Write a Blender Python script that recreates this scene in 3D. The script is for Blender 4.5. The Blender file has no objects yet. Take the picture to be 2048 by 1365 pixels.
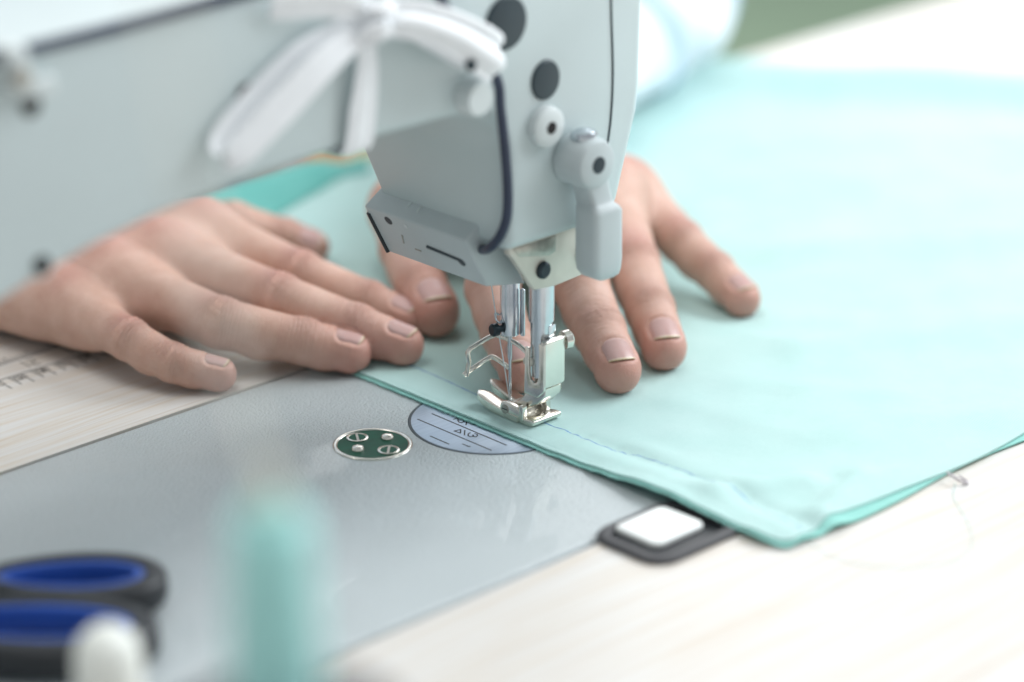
import bpy, bmesh, math, random
import numpy as np
from mathutils import Vector, Matrix

random.seed(7)
rng = np.random.default_rng(7)
S = 0.001                                   # the scene is written in millimetres
scene = bpy.context.scene
col = scene.collection

# ------------------------------------------------------------------ camera
cam_d = bpy.data.cameras.new('camera')
cam = bpy.data.objects.new('camera', cam_d)
col.objects.link(cam)
TH, PITCH = math.radians(45.8), math.radians(21.5)
Rv = Vector((math.sin(TH), -math.cos(TH), 0))
Fh = Vector((math.cos(TH), math.sin(TH), 0))
Fw = Fh * math.cos(PITCH) - Vector((0, 0, 1)) * math.sin(PITCH)
Up = Fh * math.sin(PITCH) + Vector((0, 0, 1)) * math.cos(PITCH)
CAM = Vector((-664.36, -684.22, 400.19)) * S
cam.matrix_world = Matrix(((Rv.x, Up.x, -Fw.x, CAM.x), (Rv.y, Up.y, -Fw.y, CAM.y), (Rv.z, Up.z, -Fw.z, CAM.z), (0, 0, 0, 1)))
cam_d.lens = 100
cam_d.sensor_width = 36
cam_d.clip_start = 0.02
cam_d.clip_end = 40
cam_d.dof.use_dof = True
cam_d.dof.focus_distance = 1.014
cam_d.dof.aperture_fstop = 3.2
cam_d.dof.aperture_blades = 0
scene.camera = cam

# ------------------------------------------------------------------ light
world = bpy.data.worlds.new('World')
scene.world = world
world.use_nodes = True
bg = world.node_tree.nodes['Background']
bg.inputs['Color'].default_value = (0.92, 0.97, 1.0, 1)
bg.inputs['Strength'].default_value = 0.42

def area(name, loc, target, sx, sy, power, color):
    d = bpy.data.lights.new(name, 'AREA')
    d.shape = 'RECTANGLE'
    d.size, d.size_y, d.energy, d.color = sx, sy, power, color
    o = bpy.data.objects.new(name, d)
    col.objects.link(o)
    o.location = loc
    o.rotation_euler = (Vector(target) - Vector(loc)).to_track_quat('-Z', 'Y').to_euler()
    return o

# the tall window to the right of the picture, behind the worker's left arm
area('window_light', Rv * 1.10 + Fh * 0.48 + Vector((0, 0, 0.92)), (0.14, 0.0, 0.0), 1.2, 1.0, 25, (0.91, 0.965, 1.0))
# a second, weaker window further back on the left
area('far_window_light', -Rv * 0.45 + Fh * 2.3 + Vector((0, 0, 1.25)), (0, 0.1, 0.0), 2.0, 1.2, 24, (1.0, 0.99, 0.98))
# the room's ceiling panel above the table
area('ceiling_light', (-0.35, 0.25, 2.1), (-0.1, 0.1, 0.0), 1.2, 1.2, 17, (1.0, 0.985, 0.96))

vs = scene.view_settings
vs.view_transform = 'Standard'
vs.look = 'None'
vs.gamma = 1.0
vs.exposure = 0.16
vs.use_curve_mapping = False
scene.render.engine = 'CYCLES'
scene.cycles.use_denoising = True
scene.cycles.max_bounces = 8

# ------------------------------------------------------------------ materials
def new_mat(name):
    m = bpy.data.materials.new(name)
    m.use_nodes = True
    nt = m.node_tree
    return m, nt, nt.nodes['Principled BSDF']

def N(nt, kind, **kw):
    n = nt.nodes.new(kind)
    for k, v in kw.items():
        if k in n.inputs:
            n.inputs[k].default_value = v
        else:
            setattr(n, k, v)
    return n

def coords(nt, scale=(1, 1, 1), rot=(0, 0, 0)):
    g = N(nt, 'ShaderNodeNewGeometry')
    mp = N(nt, 'ShaderNodeMapping')
    mp.inputs['Scale'].default_value = scale
    mp.inputs['Rotation'].default_value = rot
    nt.links.new(g.outputs['Position'], mp.inputs['Vector'])
    return mp.outputs['Vector']

def ramp(nt, fac, stops):
    r = N(nt, 'ShaderNodeValToRGB')
    e = r.color_ramp.elements
    while len(e) < len(stops):
        e.new(0.5)
    for i, (p, c) in enumerate(stops):
        e[i].position = p
        e[i].color = (*c, 1) if len(c) == 3 else c
    nt.links.new(fac, r.inputs['Fac'])
    return r.outputs['Color']

def bump(nt, bsdf, height, strength, dist, normal=None):
    b = N(nt, 'ShaderNodeBump', Strength=strength, Distance=dist)
    nt.links.new(height, b.inputs['Height'])
    if normal is not None:
        nt.links.new(normal, b.inputs['Normal'])
    if bsdf is not None:
        nt.links.new(b.outputs['Normal'], bsdf.inputs['Normal'])
    return b.outputs['Normal']

def noise(nt, vec, scale, detail=3, rough=0.5):
    n = N(nt, 'ShaderNodeTexNoise', Scale=scale, Detail=detail, Roughness=rough)
    nt.links.new(vec, n.inputs['Vector'])
    return n.outputs['Fac']

def mixc(nt, fac, a, b, mode='MIX'):
    m = N(nt, 'ShaderNodeMix', data_type='RGBA', blend_type=mode)
    for sock, v in ((m.inputs[0], fac), (m.inputs[6], a), (m.inputs[7], b)):
        if hasattr(v, 'is_output'):
            nt.links.new(v, sock)
        elif isinstance(v, (int, float)):
            sock.default_value = v
        else:
            sock.default_value = (*v, 1)
    return m.outputs[2]

def simple(name, color, rough=0.5, metal=0.0, spec=0.5, var=0.06, vscale=60, bscale=0, bstr=0.1, coat=0.0, sheen=0.0):
    m, nt, b = new_mat(name)
    v = coords(nt)
    f = noise(nt, v, vscale, 4)
    lo = tuple(c * (1 - var) for c in color)
    hi = tuple(min(1, c * (1 + var)) for c in color)
    nt.links.new(ramp(nt, f, [(0.3, lo), (0.7, hi)]), b.inputs['Base Color'])
    rr = N(nt, 'ShaderNodeMapRange')
    rr.inputs['To Min'].default_value = rough * 0.85
    rr.inputs['To Max'].default_value = min(1, rough * 1.15)
    nt.links.new(f, rr.inputs['Value'])
    nt.links.new(rr.outputs['Result'], b.inputs['Roughness'])
    b.inputs['Metallic'].default_value = metal
    b.inputs['Specular IOR Level'].default_value = spec
    b.inputs['Coat Weight'].default_value = coat
    b.inputs['Sheen Weight'].default_value = sheen
    if bscale:
        bump(nt, b, noise(nt, v, bscale, 2), bstr, 0.0005)
    return m

M = {}
PAINT = (0.545, 0.622, 0.628)
M['paint'] = simple('painted_casting', PAINT, 0.38, var=0.025, vscale=25, bscale=900, bstr=0.06)
M['plastic_grey'] = simple('grey_plastic', (0.49, 0.545, 0.555), 0.42, var=0.03)
M['plastic_pale'] = simple('pale_plastic', (0.62, 0.67, 0.67), 0.4, var=0.03)
M['rubber'] = simple('dark_rubber', (0.025, 0.042, 0.052), 0.45, var=0.1)
M['black'] = simple('black_plastic', (0.018, 0.02, 0.024), 0.42, var=0.15)
M['hole'] = simple('dark_hole', (0.012, 0.01, 0.01), 0.8)
M['cable'] = simple('navy_cable', (0.022, 0.034, 0.07), 0.42, var=0.1)
M['steel'] = simple('polished_steel', (0.62, 0.66, 0.70), 0.22, 1.0, var=0.05, vscale=200)
M['nickel'] = simple('worn_nickel', (0.78, 0.755, 0.69), 0.24, 1.0, var=0.06, vscale=120)
M['nickel_dark'] = simple('dull_nickel', (0.42, 0.40, 0.36), 0.38, 1.0, var=0.15, vscale=400)
M['brass_plate'] = simple('nickelled_plate', (0.64, 0.61, 0.54), 0.45, 0.25, var=0.05, vscale=150)
M['blued'] = simple('blued_screw', (0.03, 0.045, 0.055), 0.3, 0.6, var=0.2)
M['print'] = simple('black_print', (0.015, 0.014, 0.018), 0.5, var=0.2, vscale=900)
M['ink'] = simple('grey_ink', (0.13, 0.125, 0.12), 0.6, var=0.3, vscale=200)
M['hinge_glare'] = simple('hinge_glare_white', (0.86, 0.88, 0.86), 0.3, var=0.03)  # plain white for the glare on the metal hinge block
M['ribbon'] = simple('white_cotton', (0.88, 0.90, 0.92), 0.85, var=0.03, vscale=120, bscale=1500, bstr=0.25, sheen=0.2)
M['white_pin'] = simple('cream_plastic', (0.84, 0.86, 0.81), 0.45, var=0.03)
M['tan'] = simple('tan_card', (0.62, 0.52, 0.38), 0.7, var=0.08)
M['stand'] = simple('dark_stand', (0.05, 0.05, 0.055), 0.5, var=0.1)
M['blue_grip'] = simple('blue_rubber', (0.018, 0.085, 0.42), 0.38, var=0.1)
M['spool_thread'] = simple('teal_thread', (0.40, 0.79, 0.76), 0.55, var=0.12, vscale=300, bscale=1600, bstr=0.4, sheen=0.3)
M['blue_line'] = simple('blue_tailor_line', (0.10, 0.26, 0.52), 0.8, var=0.25, vscale=600)
M['white_thread'] = simple('pale_thread', (0.72, 0.80, 0.82), 0.5, var=0.1)
M['mint_thread'] = simple('mint_thread', (0.45, 0.74, 0.70), 0.7, var=0.1)
M['green_enamel'] = simple('green_enamel', (0.002, 0.075, 0.042), 0.38, spec=0.12, var=0.25, vscale=150)
M['denim'] = simple('orange_brown_cloth', (0.42, 0.17, 0.035), 0.8, var=0.15)
M['floor'] = simple('green_floor', (0.47, 0.64, 0.44), 0.6, var=0.1, vscale=4)
M['lint'] = simple('grey_lint', (0.58, 0.54, 0.56), 0.9, var=0.2)

# hammered paint of the bed
m, nt, b = new_mat('hammered_bed_paint')
v = coords(nt)
nt.links.new(ramp(nt, noise(nt, v, 30, 4), [(0.3, (0.515, 0.568, 0.582)), (0.7, (0.545, 0.598, 0.612))]), b.inputs['Base Color'])
vo = N(nt, 'ShaderNodeTexVoronoi', Scale=1150.0, feature='SMOOTH_F1')
nt.links.new(v, vo.inputs['Vector'])
n1 = bump(nt, None, vo.outputs['Distance'], 0.55, 0.0008)
bump(nt, b, noise(nt, v, 1500, 3, 0.65), 0.8, 0.0006, n1)
b.inputs['Roughness'].default_value = 0.24
b.inputs['Coat Weight'].default_value = 0.15
M['bed'] = m

# brushed needle plate
m, nt, b = new_mat('satin_needle_plate')
v = coords(nt, (40, 900, 40))
f = noise(nt, v, 1.0, 4)
nt.links.new(ramp(nt, f, [(0.3, (0.40, 0.48, 0.58)), (0.7, (0.48, 0.56, 0.66))]), b.inputs['Base Color'])
b.inputs['Metallic'].default_value = 0.55
b.inputs['Roughness'].default_value = 0.36
bump(nt, b, f, 0.05, 0.0002)
M['plate'] = m

# pale grained table laminate, grain along X
m, nt, b = new_mat('pale_wood_laminate')
v = coords(nt, (9, 300, 60))
warp = noise(nt, coords(nt, (3, 12, 3)), 1.0, 2)
add = N(nt, 'ShaderNodeVectorMath', operation='MULTIPLY_ADD')
nt.links.new(warp, add.inputs[0])
add.inputs[1].default_value = (0, 9, 0)
nt.links.new(v, add.inputs[2])
f = noise(nt, add.outputs[0], 1.0, 6, 0.62)
v2 = coords(nt, (5, 1400, 60))
f2 = noise(nt, v2, 1.0, 3, 0.6)
c1 = ramp(nt, f, [(0.28, (0.59, 0.50, 0.405)), (0.40, (0.645, 0.59, 0.525)), (0.55, (0.68, 0.66, 0.635)), (0.75, (0.70, 0.70, 0.695))])
c2 = ramp(nt, f2, [(0.30, (0.66, 0.53, 0.40)), (0.43, (1, 1, 1))])
cc = mixc(nt, 0.42, c1, c2, 'MULTIPLY')
nt.links.new(cc, b.inputs['Base Color'])
b.inputs['Roughness'].default_value = 0.42
bump(nt, b, f2, 0.10, 0.0002)
M['wood'] = m

# mint cotton, fine plain weave
def cloth_mat(name, ca, cb):
    m, nt, b = new_mat(name)
    v = coords(nt)
    w1 = N(nt, 'ShaderNodeTexWave', Scale=400.0, Distortion=2.5, bands_direction='X', wave_type='BANDS')
    w2 = N(nt, 'ShaderNodeTexWave', Scale=360.0, Distortion=2.5, bands_direction='Y', wave_type='BANDS')
    nt.links.new(v, w1.inputs['Vector'])
    nt.links.new(v, w2.inputs['Vector'])
    mul = N(nt, 'ShaderNodeMath', operation='ADD')
    nt.links.new(w1.outputs['Fac'], mul.inputs[0])
    nt.links.new(w2.outputs['Fac'], mul.inputs[1])
    f = noise(nt, v, 45, 5, 0.6)
    base = ramp(nt, f, [(0.3, ca), (0.7, cb)])
    fib = noise(nt, coords(nt, (1, 6, 1)), 700, 3, 0.7)
    base = mixc(nt, 0.25, base, ramp(nt, fib, [(0.3, (0.72, 0.80, 0.80)), (0.65, (1, 1, 1))]), 'MULTIPLY')
    base = mixc(nt, 0.22, base, ramp(nt, mul.outputs[0], [(0.25, (0.55, 0.66, 0.64)), (0.8, (1, 1, 1))]), 'MULTIPLY')
    nt.links.new(base, b.inputs['Base Color'])
    b.inputs['Roughness'].default_value = 0.9
    b.inputs['Specular IOR Level'].default_value = 0.15
    b.inputs['Sheen Weight'].default_value = 0.25
    b.inputs['Sheen Roughness'].default_value = 0.5
    n1 = bump(nt, None, mul.outputs[0], 0.40, 0.00025)
    n2 = bump(nt, b, noise(nt, v, 260, 3), 0.25, 0.0006, n1)
    tr = N(nt, 'ShaderNodeBsdfTranslucent')
    nt.links.new(base, tr.inputs['Color'])
    mx = N(nt, 'ShaderNodeMixShader', Fac=0.18)
    nt.links.new(b.outputs[0], mx.inputs[1])
    nt.links.new(tr.outputs[0], mx.inputs[2])
    nt.links.new(mx.outputs[0], nt.nodes['Material Output'].inputs['Surface'])
    return m
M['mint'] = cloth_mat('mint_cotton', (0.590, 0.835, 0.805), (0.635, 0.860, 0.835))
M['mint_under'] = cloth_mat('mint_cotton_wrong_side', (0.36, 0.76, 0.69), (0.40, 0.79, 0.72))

M['mint_deep'] = cloth_mat('deep_teal_cotton', (0.17, 0.55, 0.50), (0.20, 0.58, 0.53))

# white shirt with blue stripes
m, nt, b = new_mat('striped_shirt')
w = N(nt, 'ShaderNodeTexWave', Scale=6.5, Distortion=1.0, bands_direction='DIAGONAL')
nt.links.new(coords(nt), w.inputs['Vector'])
nt.links.new(ramp(nt, w.outputs['Fac'], [(0.60, (0.84, 0.87, 0.93)), (0.82, (0.72, 0.79, 0.87)), (0.97, (0.46, 0.58, 0.70))]), b.inputs['Base Color'])
b.inputs['Roughness'].default_value = 0.85
M['shirt'] = m

# skin: colour follows the 'red' and 'mark' values stored on the hand mesh
m, nt, b = new_mat('skin')
v = coords(nt)
red = N(nt, 'ShaderNodeAttribute', attribute_name='red')
mark = N(nt, 'ShaderNodeAttribute', attribute_name='mark')
f = noise(nt, v, 90, 5, 0.6)
f_mott = noise(nt, v, 38, 3, 0.6)
base = ramp(nt, f, [(0.30, (0.540, 0.325, 0.250)), (0.55, (0.610, 0.395, 0.315)), (0.75, (0.665, 0.450, 0.375))])
fr = N(nt, 'ShaderNodeMath', operation='MULTIPLY_ADD')
nt.links.new(noise(nt, v, 260, 4, 0.65), fr.inputs[0])
fr.inputs[1].default_value = 0.5
fr.inputs[2].default_value = 0.72
fm = N(nt, 'ShaderNodeMath', operation='MULTIPLY', use_clamp=True)
nt.links.new(fr.outputs[0], fm.inputs[0])
nt.links.new(red.outputs['Fac'], fm.inputs[1])
mr = N(nt, 'ShaderNodeMapRange')
mr.inputs['From Min'].default_value = 0.45
mr.inputs['From Max'].default_value = 0.75
mr.inputs['To Max'].default_value = 0.38
nt.links.new(f_mott, mr.inputs['Value'])
base = mixc(nt, mr.outputs['Result'], base, (0.56, 0.30, 0.235))
base = mixc(nt, fm.outputs[0], base, (0.50, 0.225, 0.185))
base = mixc(nt, mark.outputs['Fac'], base, (0.36, 0.13, 0.035))
nt.links.new(base, b.inputs['Base Color'])
b.inputs['Roughness'].default_value = 0.43
b.inputs['Specular IOR Level'].default_value = 0.45
b.inputs['Subsurface Weight'].default_value = 0.16
b.inputs['Subsurface Radius'].default_value = (1.0, 0.35, 0.2)
b.inputs['Subsurface Scale'].default_value = 0.0035
vo = N(nt, 'ShaderNodeTexVoronoi', Scale=1100.0, feature='DISTANCE_TO_EDGE')
nt.links.new(coords(nt, (1, 0.7, 1)), vo.inputs['Vector'])
n1 = bump(nt, None, vo.outputs['Distance'], 0.5, 0.0004)
n2 = bump(nt, None, noise(nt, v, 420, 4, 0.6), 0.25, 0.0005, n1)
fc = N(nt, 'ShaderNodeAttribute', attribute_name='crease_uv')
wn = noise(nt, fc.outputs['Vector'], 1.0, 4, 0.62)
cw = N(nt, 'ShaderNodeAttribute', attribute_name='crease')
wm = N(nt, 'ShaderNodeMath', operation='MULTIPLY')
nt.links.new(wn, wm.inputs[0])
nt.links.new(cw.outputs['Fac'], wm.inputs[1])
bump(nt, b, wm.outputs[0], 1.0, 0.0017, n2)
M['skin'] = m

# finger nails: pink plate, pale free edge ('edge' stored on the mesh)
m, nt, b = new_mat('finger_nail')
ed = N(nt, 'ShaderNodeAttribute', attribute_name='edge')
cr = ramp(nt, ed.outputs['Fac'], [(0.0, (0.60, 0.40, 0.36)), (0.16, (0.50, 0.315, 0.29)), (0.90, (0.53, 0.335, 0.31)), (0.945, (0.66, 0.52, 0.42)), (1.0, (0.52, 0.40, 0.24))])
nt.links.new(cr, b.inputs['Base Color'])
b.inputs['Roughness'].default_value = 0.33
b.inputs['Subsurface Weight'].default_value = 0.15
b.inputs['Subsurface Radius'].default_value = (1.0, 0.4, 0.3)
b.inputs['Subsurface Scale'].default_value = 0.0015
bump(nt, b, noise(nt, coords(nt), 500, 3), 0.2, 0.0004)
M['nail'] = m
M['nail_dirt'] = simple('nail_rim', (0.06, 0.035, 0.02), 0.8, var=0.3)

# ------------------------------------------------------------------ builders
def link(name, me, mat, parent=None):
    o = bpy.data.objects.new(name, me)
    col.objects.link(o)
    if mat:
        me.materials.append(M[mat])
    if parent is not None:
        o.parent = parent
        if parent.type == 'EMPTY':
            o.matrix_parent_inverse = Matrix.Translation(-parent.location)
    return o

def tag(o, label, cat, group=None, kind=None):
    o['label'] = label
    o['category'] = cat
    if group:
        o['group'] = group
    if kind:
        o['kind'] = kind
    return o

def empty(name, loc, label, cat, group=None):
    o = bpy.data.objects.new(name, None)
    o.empty_display_size = 0.01
    col.objects.link(o)
    o.location = Vector(loc) * S
    return tag(o, label, cat, group)

def mesh(name, verts, faces, mat, parent=None, smooth=True, angle=35):
    me = bpy.data.meshes.new(name)
    vv = np.asarray(verts, dtype=float) * S
    if isinstance(faces, np.ndarray):
        nf = len(faces)
        me.vertices.add(len(vv))
        me.vertices.foreach_set('co', vv.astype(np.float32).ravel())
        me.loops.add(nf * 4)
        me.loops.foreach_set('vertex_index', faces.astype(np.int32).ravel())
        me.polygons.add(nf)
        me.polygons.foreach_set('loop_start', np.arange(0, nf * 4, 4, dtype=np.int32))
        me.update(calc_edges=True)
    else:
        me.from_pydata(vv.tolist(), [], [list(map(int, f)) for f in faces])
    me.validate()
    if smooth:
        me.polygons.foreach_set('use_smooth', [True] * len(me.polygons))
        if angle:
            me.set_sharp_from_angle(angle=math.radians(angle))
    return link(name, me, mat, parent)

def bm_obj(name, bm, mat, parent=None, angle=35, bev=0, seg=3):
    bmesh.ops.recalc_face_normals(bm, faces=bm.faces)
    if bev:
        es = [e for e in bm.edges if len(e.link_faces) == 2 and e.calc_face_angle(0) > math.radians(25)]
        bmesh.ops.bevel(bm, geom=es, offset=bev, segments=seg, profile=0.5, affect='EDGES', clamp_overlap=True)
    bmesh.ops.scale(bm, vec=(S, S, S), verts=bm.verts)
    me = bpy.data.meshes.new(name)
    bm.to_mesh(me)
    bm.free()
    me.polygons.foreach_set('use_smooth', [True] * len(me.polygons))
    me.set_sharp_from_angle(angle=math.radians(angle))
    return link(name, me, mat, parent)

def prism(name, poly, a0, a1, axis, mat, parent=None, bev=0, seg=3, angle=35):
    """extrude a 2-D outline along an axis: 'y' takes (x,z), 'x' takes (y,z), 'z' takes (x,y)"""
    bm = bmesh.new()
    def P(p, a):
        return (p[0], a, p[1]) if axis == 'y' else (a, p[0], p[1]) if axis == 'x' else (p[0], p[1], a)
    A = [bm.verts.new(P(p, a0)) for p in poly]
    B = [bm.verts.new(P(p, a1)) for p in poly]
    bm.faces.new(A)
    bm.faces.new(B[::-1])
    n = len(poly)
    for i in range(n):
        j = (i + 1) % n
        bm.faces.new((A[j], A[i], B[i], B[j]))
    return bm_obj(name, bm, mat, parent, angle, bev, seg)

def box(name, c, d, mat, parent=None, bev=0.5, seg=3):
    x, y, z = c
    a, b_, h = d[0] / 2, d[1] / 2, d[2] / 2
    return prism(name, [(x - a, y - b_), (x + a, y - b_), (x + a, y + b_), (x - a, y + b_)], z - h, z + h, 'z', mat, parent, bev, seg)

def rrect(cx, cy, w, h, r, n=5):
    out = []
    for sx, sy, a0 in ((1, 1, 0), (-1, 1, 90), (-1, -1, 180), (1, -1, 270)):
        for k in range(n + 1):
            a = math.radians(a0 + 90 * k / n)
            out.append((cx + sx * (w / 2 - r) + r * math.cos(a), cy + sy * (h / 2 - r) + r * math.sin(a)))
    return out

def ell(cx, cy, rx, ry, n=36, rot=0):
    out = []
    for i in range(n):
        a = 2 * math.pi * i / n
        x, y = rx * math.cos(a), ry * math.sin(a)
        out.append((cx + x * math.cos(rot) - y * math.sin(rot), cy + x * math.sin(rot) + y * math.cos(rot)))
    return out

def frame(axis):
    a = Vector(axis).normalized()
    h = Vector((0, 0, 1)) if abs(a.z) < 0.9 else Vector((1, 0, 0))
    u = a.cross(h).normalized()
    return a, u, a.cross(u).normalized()

def lathe(name, prof, base, axis, mat, parent=None, n=32, angle=35):
    """prof: (radius, distance along the axis); closed at both ends"""
    a, u, w = frame(axis)
    base = Vector(base)
    V, F = [], []
    for r, t in prof:
        for i in range(n):
            q = 2 * math.pi * i / n
            V.append(base + a * t + (u * math.cos(q) + w * math.sin(q)) * r)
    for k in range(len(prof) - 1):
        for i in range(n):
            j = (i + 1) % n
            F.append((k * n + i, k * n + j, (k + 1) * n + j, (k + 1) * n + i))
    F.append(tuple(range(n))[::-1])
    F.append(tuple((len(prof) - 1) * n + i for i in range(n)))
    o = mesh(name, V, F, mat, parent, True, angle)
    bm = bmesh.new()
    bm.from_mesh(o.data)
    bmesh.ops.recalc_face_normals(bm, faces=bm.faces)
    bm.to_mesh(o.data)
    bm.free()
    return o

def smooth_path(pts, sub=8, closed=False):
    P = [np.asarray(p, float) for p in pts]
    n = len(P)
    out = []
    rngk = range(n) if closed else range(n - 1)
    for i in rngk:
        p1, p2 = P[i], P[(i + 1) % n]
        p0 = P[i - 1] if (closed or i > 0) else 2 * p1 - p2
        p3 = P[(i + 2) % n] if (closed or i + 2 < n) else 2 * p2 - p1
        for k in range(sub):
            t = k / sub
            out.append(0.5 * ((2 * p1) + (p2 - p0) * t + (2 * p0 - 5 * p1 + 4 * p2 - p3) * t * t + (3 * p1 - p0 - 3 * p2 + p3) * t ** 3))
    if not closed:
        out.append(P[-1])
    return np.array(out)

def sweep(name, pts, section, mat, parent=None, closed=False, sub=8, ref=None, angle=40, scale=None):
    """sweep a closed 2-D section along a path; ref fixes the section's first axis"""
    path = smooth_path(pts, sub, closed) if sub > 1 else np.asarray(pts, float)
    n = len(path)
    ns = len(section)
    V, F = [], []
    prev = None
    for i in range(n):
        t = path[(i + 1) % n] - path[i - 1] if closed else path[min(i + 1, n - 1)] - path[max(i - 1, 0)]
        t = t / (np.linalg.norm(t) + 1e-9)
        if ref is not None:
            u = np.asarray(ref, float)
        else:
            u = prev if prev is not None else (np.array([0, 0, 1.0]) if abs(t[2]) < 0.9 else np.array([1.0, 0, 0]))
        u = u - t * (u @ t)
        u /= np.linalg.norm(u) + 1e-9
        w = np.cross(t, u)
        prev = u
        k = 1.0 if scale is None else np.interp(i / (n - 1), np.linspace(0, 1, len(scale)), scale)
        for a, b_ in section:
            V.append(path[i] + (u * a + w * b_) * k)
    m_ = n if closed else n - 1
    for i in range(m_):
        i2 = (i + 1) % n
        for j in range(ns):
            j2 = (j + 1) % ns
            F.append((i * ns + j, i * ns + j2, i2 * ns + j2, i2 * ns + j))
    if not closed:
        F.append(tuple(range(ns))[::-1])
        F.append(tuple((n - 1) * ns + j for j in range(ns)))
    return mesh(name, V, F, mat, parent, True, angle)

def tube(name, pts, r, mat, parent=None, closed=False, sub=8, n=12, scale=None):
    return sweep(name, pts, ell(0, 0, r, r, n), mat, parent, closed, sub, None, 60, scale)

def surface_nets(D, origin, h):
    ins = D < 0
    nx, ny, nz = D.shape
    cnt = np.zeros((nx - 1, ny - 1, nz - 1), np.float32)
    acc = [np.zeros_like(cnt) for _ in range(3)]
    for ax in range(3):
        o1, o2 = [a for a in range(3) if a != ax]
        for s1 in (0, 1):
            for s2 in (0, 1):
                sl = [None] * 3
                sl[ax] = slice(0, D.shape[ax] - 1)
                sl[o1] = slice(s1, D.shape[o1] - 1 + s1)
                sl[o2] = slice(s2, D.shape[o2] - 1 + s2)
                sb = list(sl)
                sb[ax] = slice(1, D.shape[ax])
                A, B = D[tuple(sl)], D[tuple(sb)]
                x = (A < 0) != (B < 0)
                den = np.where(x, A - B, 1.0)
                t = np.where(x, A / den, 0)
                cnt += x
                acc[ax] += t
                acc[o1] += x * s1
                acc[o2] += x * s2
    cells = np.argwhere(cnt > 0)
    idx = -np.ones(cnt.shape, np.int64)
    idx[tuple(cells.T)] = np.arange(len(cells))
    k = cnt[tuple(cells.T)]
    V = np.stack([acc[a][tuple(cells.T)] / k for a in range(3)], 1) + cells
    V = V * h + np.asarray(origin)
    Q = []
    for ax in range(3):
        o1, o2 = [(1, 2), (2, 0), (0, 1)][ax]
        sl = [slice(1, -1)] * 3
        sl[ax] = slice(0, D.shape[ax] - 1)
        sb = list(sl)
        sb[ax] = slice(1, D.shape[ax])
        a, b_ = ins[tuple(sl)], ins[tuple(sb)]
        for flip, msk in ((False, a & ~b_), (True, ~a & b_)):
            e = np.argwhere(msk)
            if not len(e):
                continue
            e = e + np.array([0 if q == ax else 1 for q in range(3)])
            d1, d2 = np.zeros(3, int), np.zeros(3, int)
            d1[o1] = 1
            d2[o2] = 1
            c = [idx[tuple((e - d1 - d2).T)], idx[tuple((e - d2).T)], idx[tuple(e.T)], idx[tuple((e - d1).T)]]
            if flip:
                c = c[::-1]
            Q.append(np.stack(c, 1))
    return V, np.concatenate(Q)

def smin(a, b_, k):
    hh = np.maximum(k - np.abs(a - b_), 0) / k
    return np.minimum(a, b_) - hh * hh * k * 0.25

class Field:
    """a distance field on a grid, filled primitive by primitive"""
    def __init__(self, lo, hi, h):
        self.h = h
        self.lo = np.asarray(lo, float)
        n = np.ceil((np.asarray(hi, float) - self.lo) / h).astype(int) + 1
        self.n = n
        self.D = np.full(tuple(n), 30.0, np.float32)
        self.ax = [self.lo[i] + h * np.arange(n[i]) for i in range(3)]
    def sub(self, lo, hi):
        a = [max(0, int((lo[i] - self.lo[i]) / self.h)) for i in range(3)]
        b_ = [min(self.n[i], int((hi[i] - self.lo[i]) / self.h) + 2) for i in range(3)]
        sl = tuple(slice(a[i], max(a[i] + 1, b_[i])) for i in range(3))
        G = np.meshgrid(*[self.ax[i][sl[i]] for i in range(3)], indexing='ij')
        return sl, np.stack(G, -1).astype(np.float32)

def cone_sd(X, a, b_, ra, rb, flat=None):
    a = np.asarray(a, np.float32)
    b_ = np.asarray(b_, np.float32)
    ba = b_ - a
    L2 = float(ba @ ba)
    t = np.clip(((X - a) @ ba) / L2, 0, 1)
    d = X - a - t[..., None] * ba
    return np.linalg.norm(d, axis=-1) - (ra + (rb - ra) * t)

def bounds(pts, pad):
    P = np.asarray(pts, float)
    return P.min(0) - pad, P.max(0) + pad

# ------------------------------------------------------------------ setting
fl = mesh('floor', [(-6000, -6000, -740), (6000, -6000, -740), (6000, 6000, -740), (-6000, 6000, -740)], [(0, 1, 2, 3)], 'floor', None, False)
fl['kind'] = 'structure'

TZ = -0.25
BX0, BX1, BY0, BY1 = -400.0, 82.0, -101.5, 77.5
table = empty('sewing_table', (0, 0, -740), 'pale wood-grain sewing table under the machine and the mint cloth', 'table')
bm = bmesh.new()
GX0, GX1, GY0, GY1 = BX0 - 1, BX1 + 1, BY0 - 2.4, BY1 + 1.5
xs = [-1150, GX0, GX1, 1000]
ys = [-1000, GY0, GY1, 248]
top = {}
for zi, z in enumerate((TZ, TZ - 32)):
    for i, x in enumerate(xs):
        for j, y in enumerate(ys):
            top[i, j, zi] = bm.verts.new((x, y, z))
for i in range(3):
    for j in range(3):
        if (i, j) == (1, 1):
            continue
        bm.faces.new([top[i, j, 0], top[i + 1, j, 0], top[i + 1, j + 1, 0], top[i, j + 1, 0]])
        bm.faces.new([top[i, j, 1], top[i, j + 1, 1], top[i + 1, j + 1, 1], top[i + 1, j, 1]])
for (a, b2) in (((0, 0), (1, 0)), ((1, 0), (2, 0)), ((2, 0), (3, 0)), ((3, 0), (3, 1)), ((3, 1), (3, 2)), ((3, 2), (3, 3)), ((3, 3), (2, 3)), ((2, 3), (1, 3)), ((1, 3), (0, 3)), ((0, 3), (0, 2)), ((0, 2), (0, 1)), ((0, 1), (0, 0)),
                ((1, 1), (1, 2)), ((1, 2), (2, 2)), ((2, 2), (2, 1)), ((2, 1), (1, 1))):
    bm.faces.new([top[a + (0,)], top[a + (1,)], top[b2 + (1,)], top[b2 + (0,)]])
bm_obj('table_top', bm, 'wood', table, 30)
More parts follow.
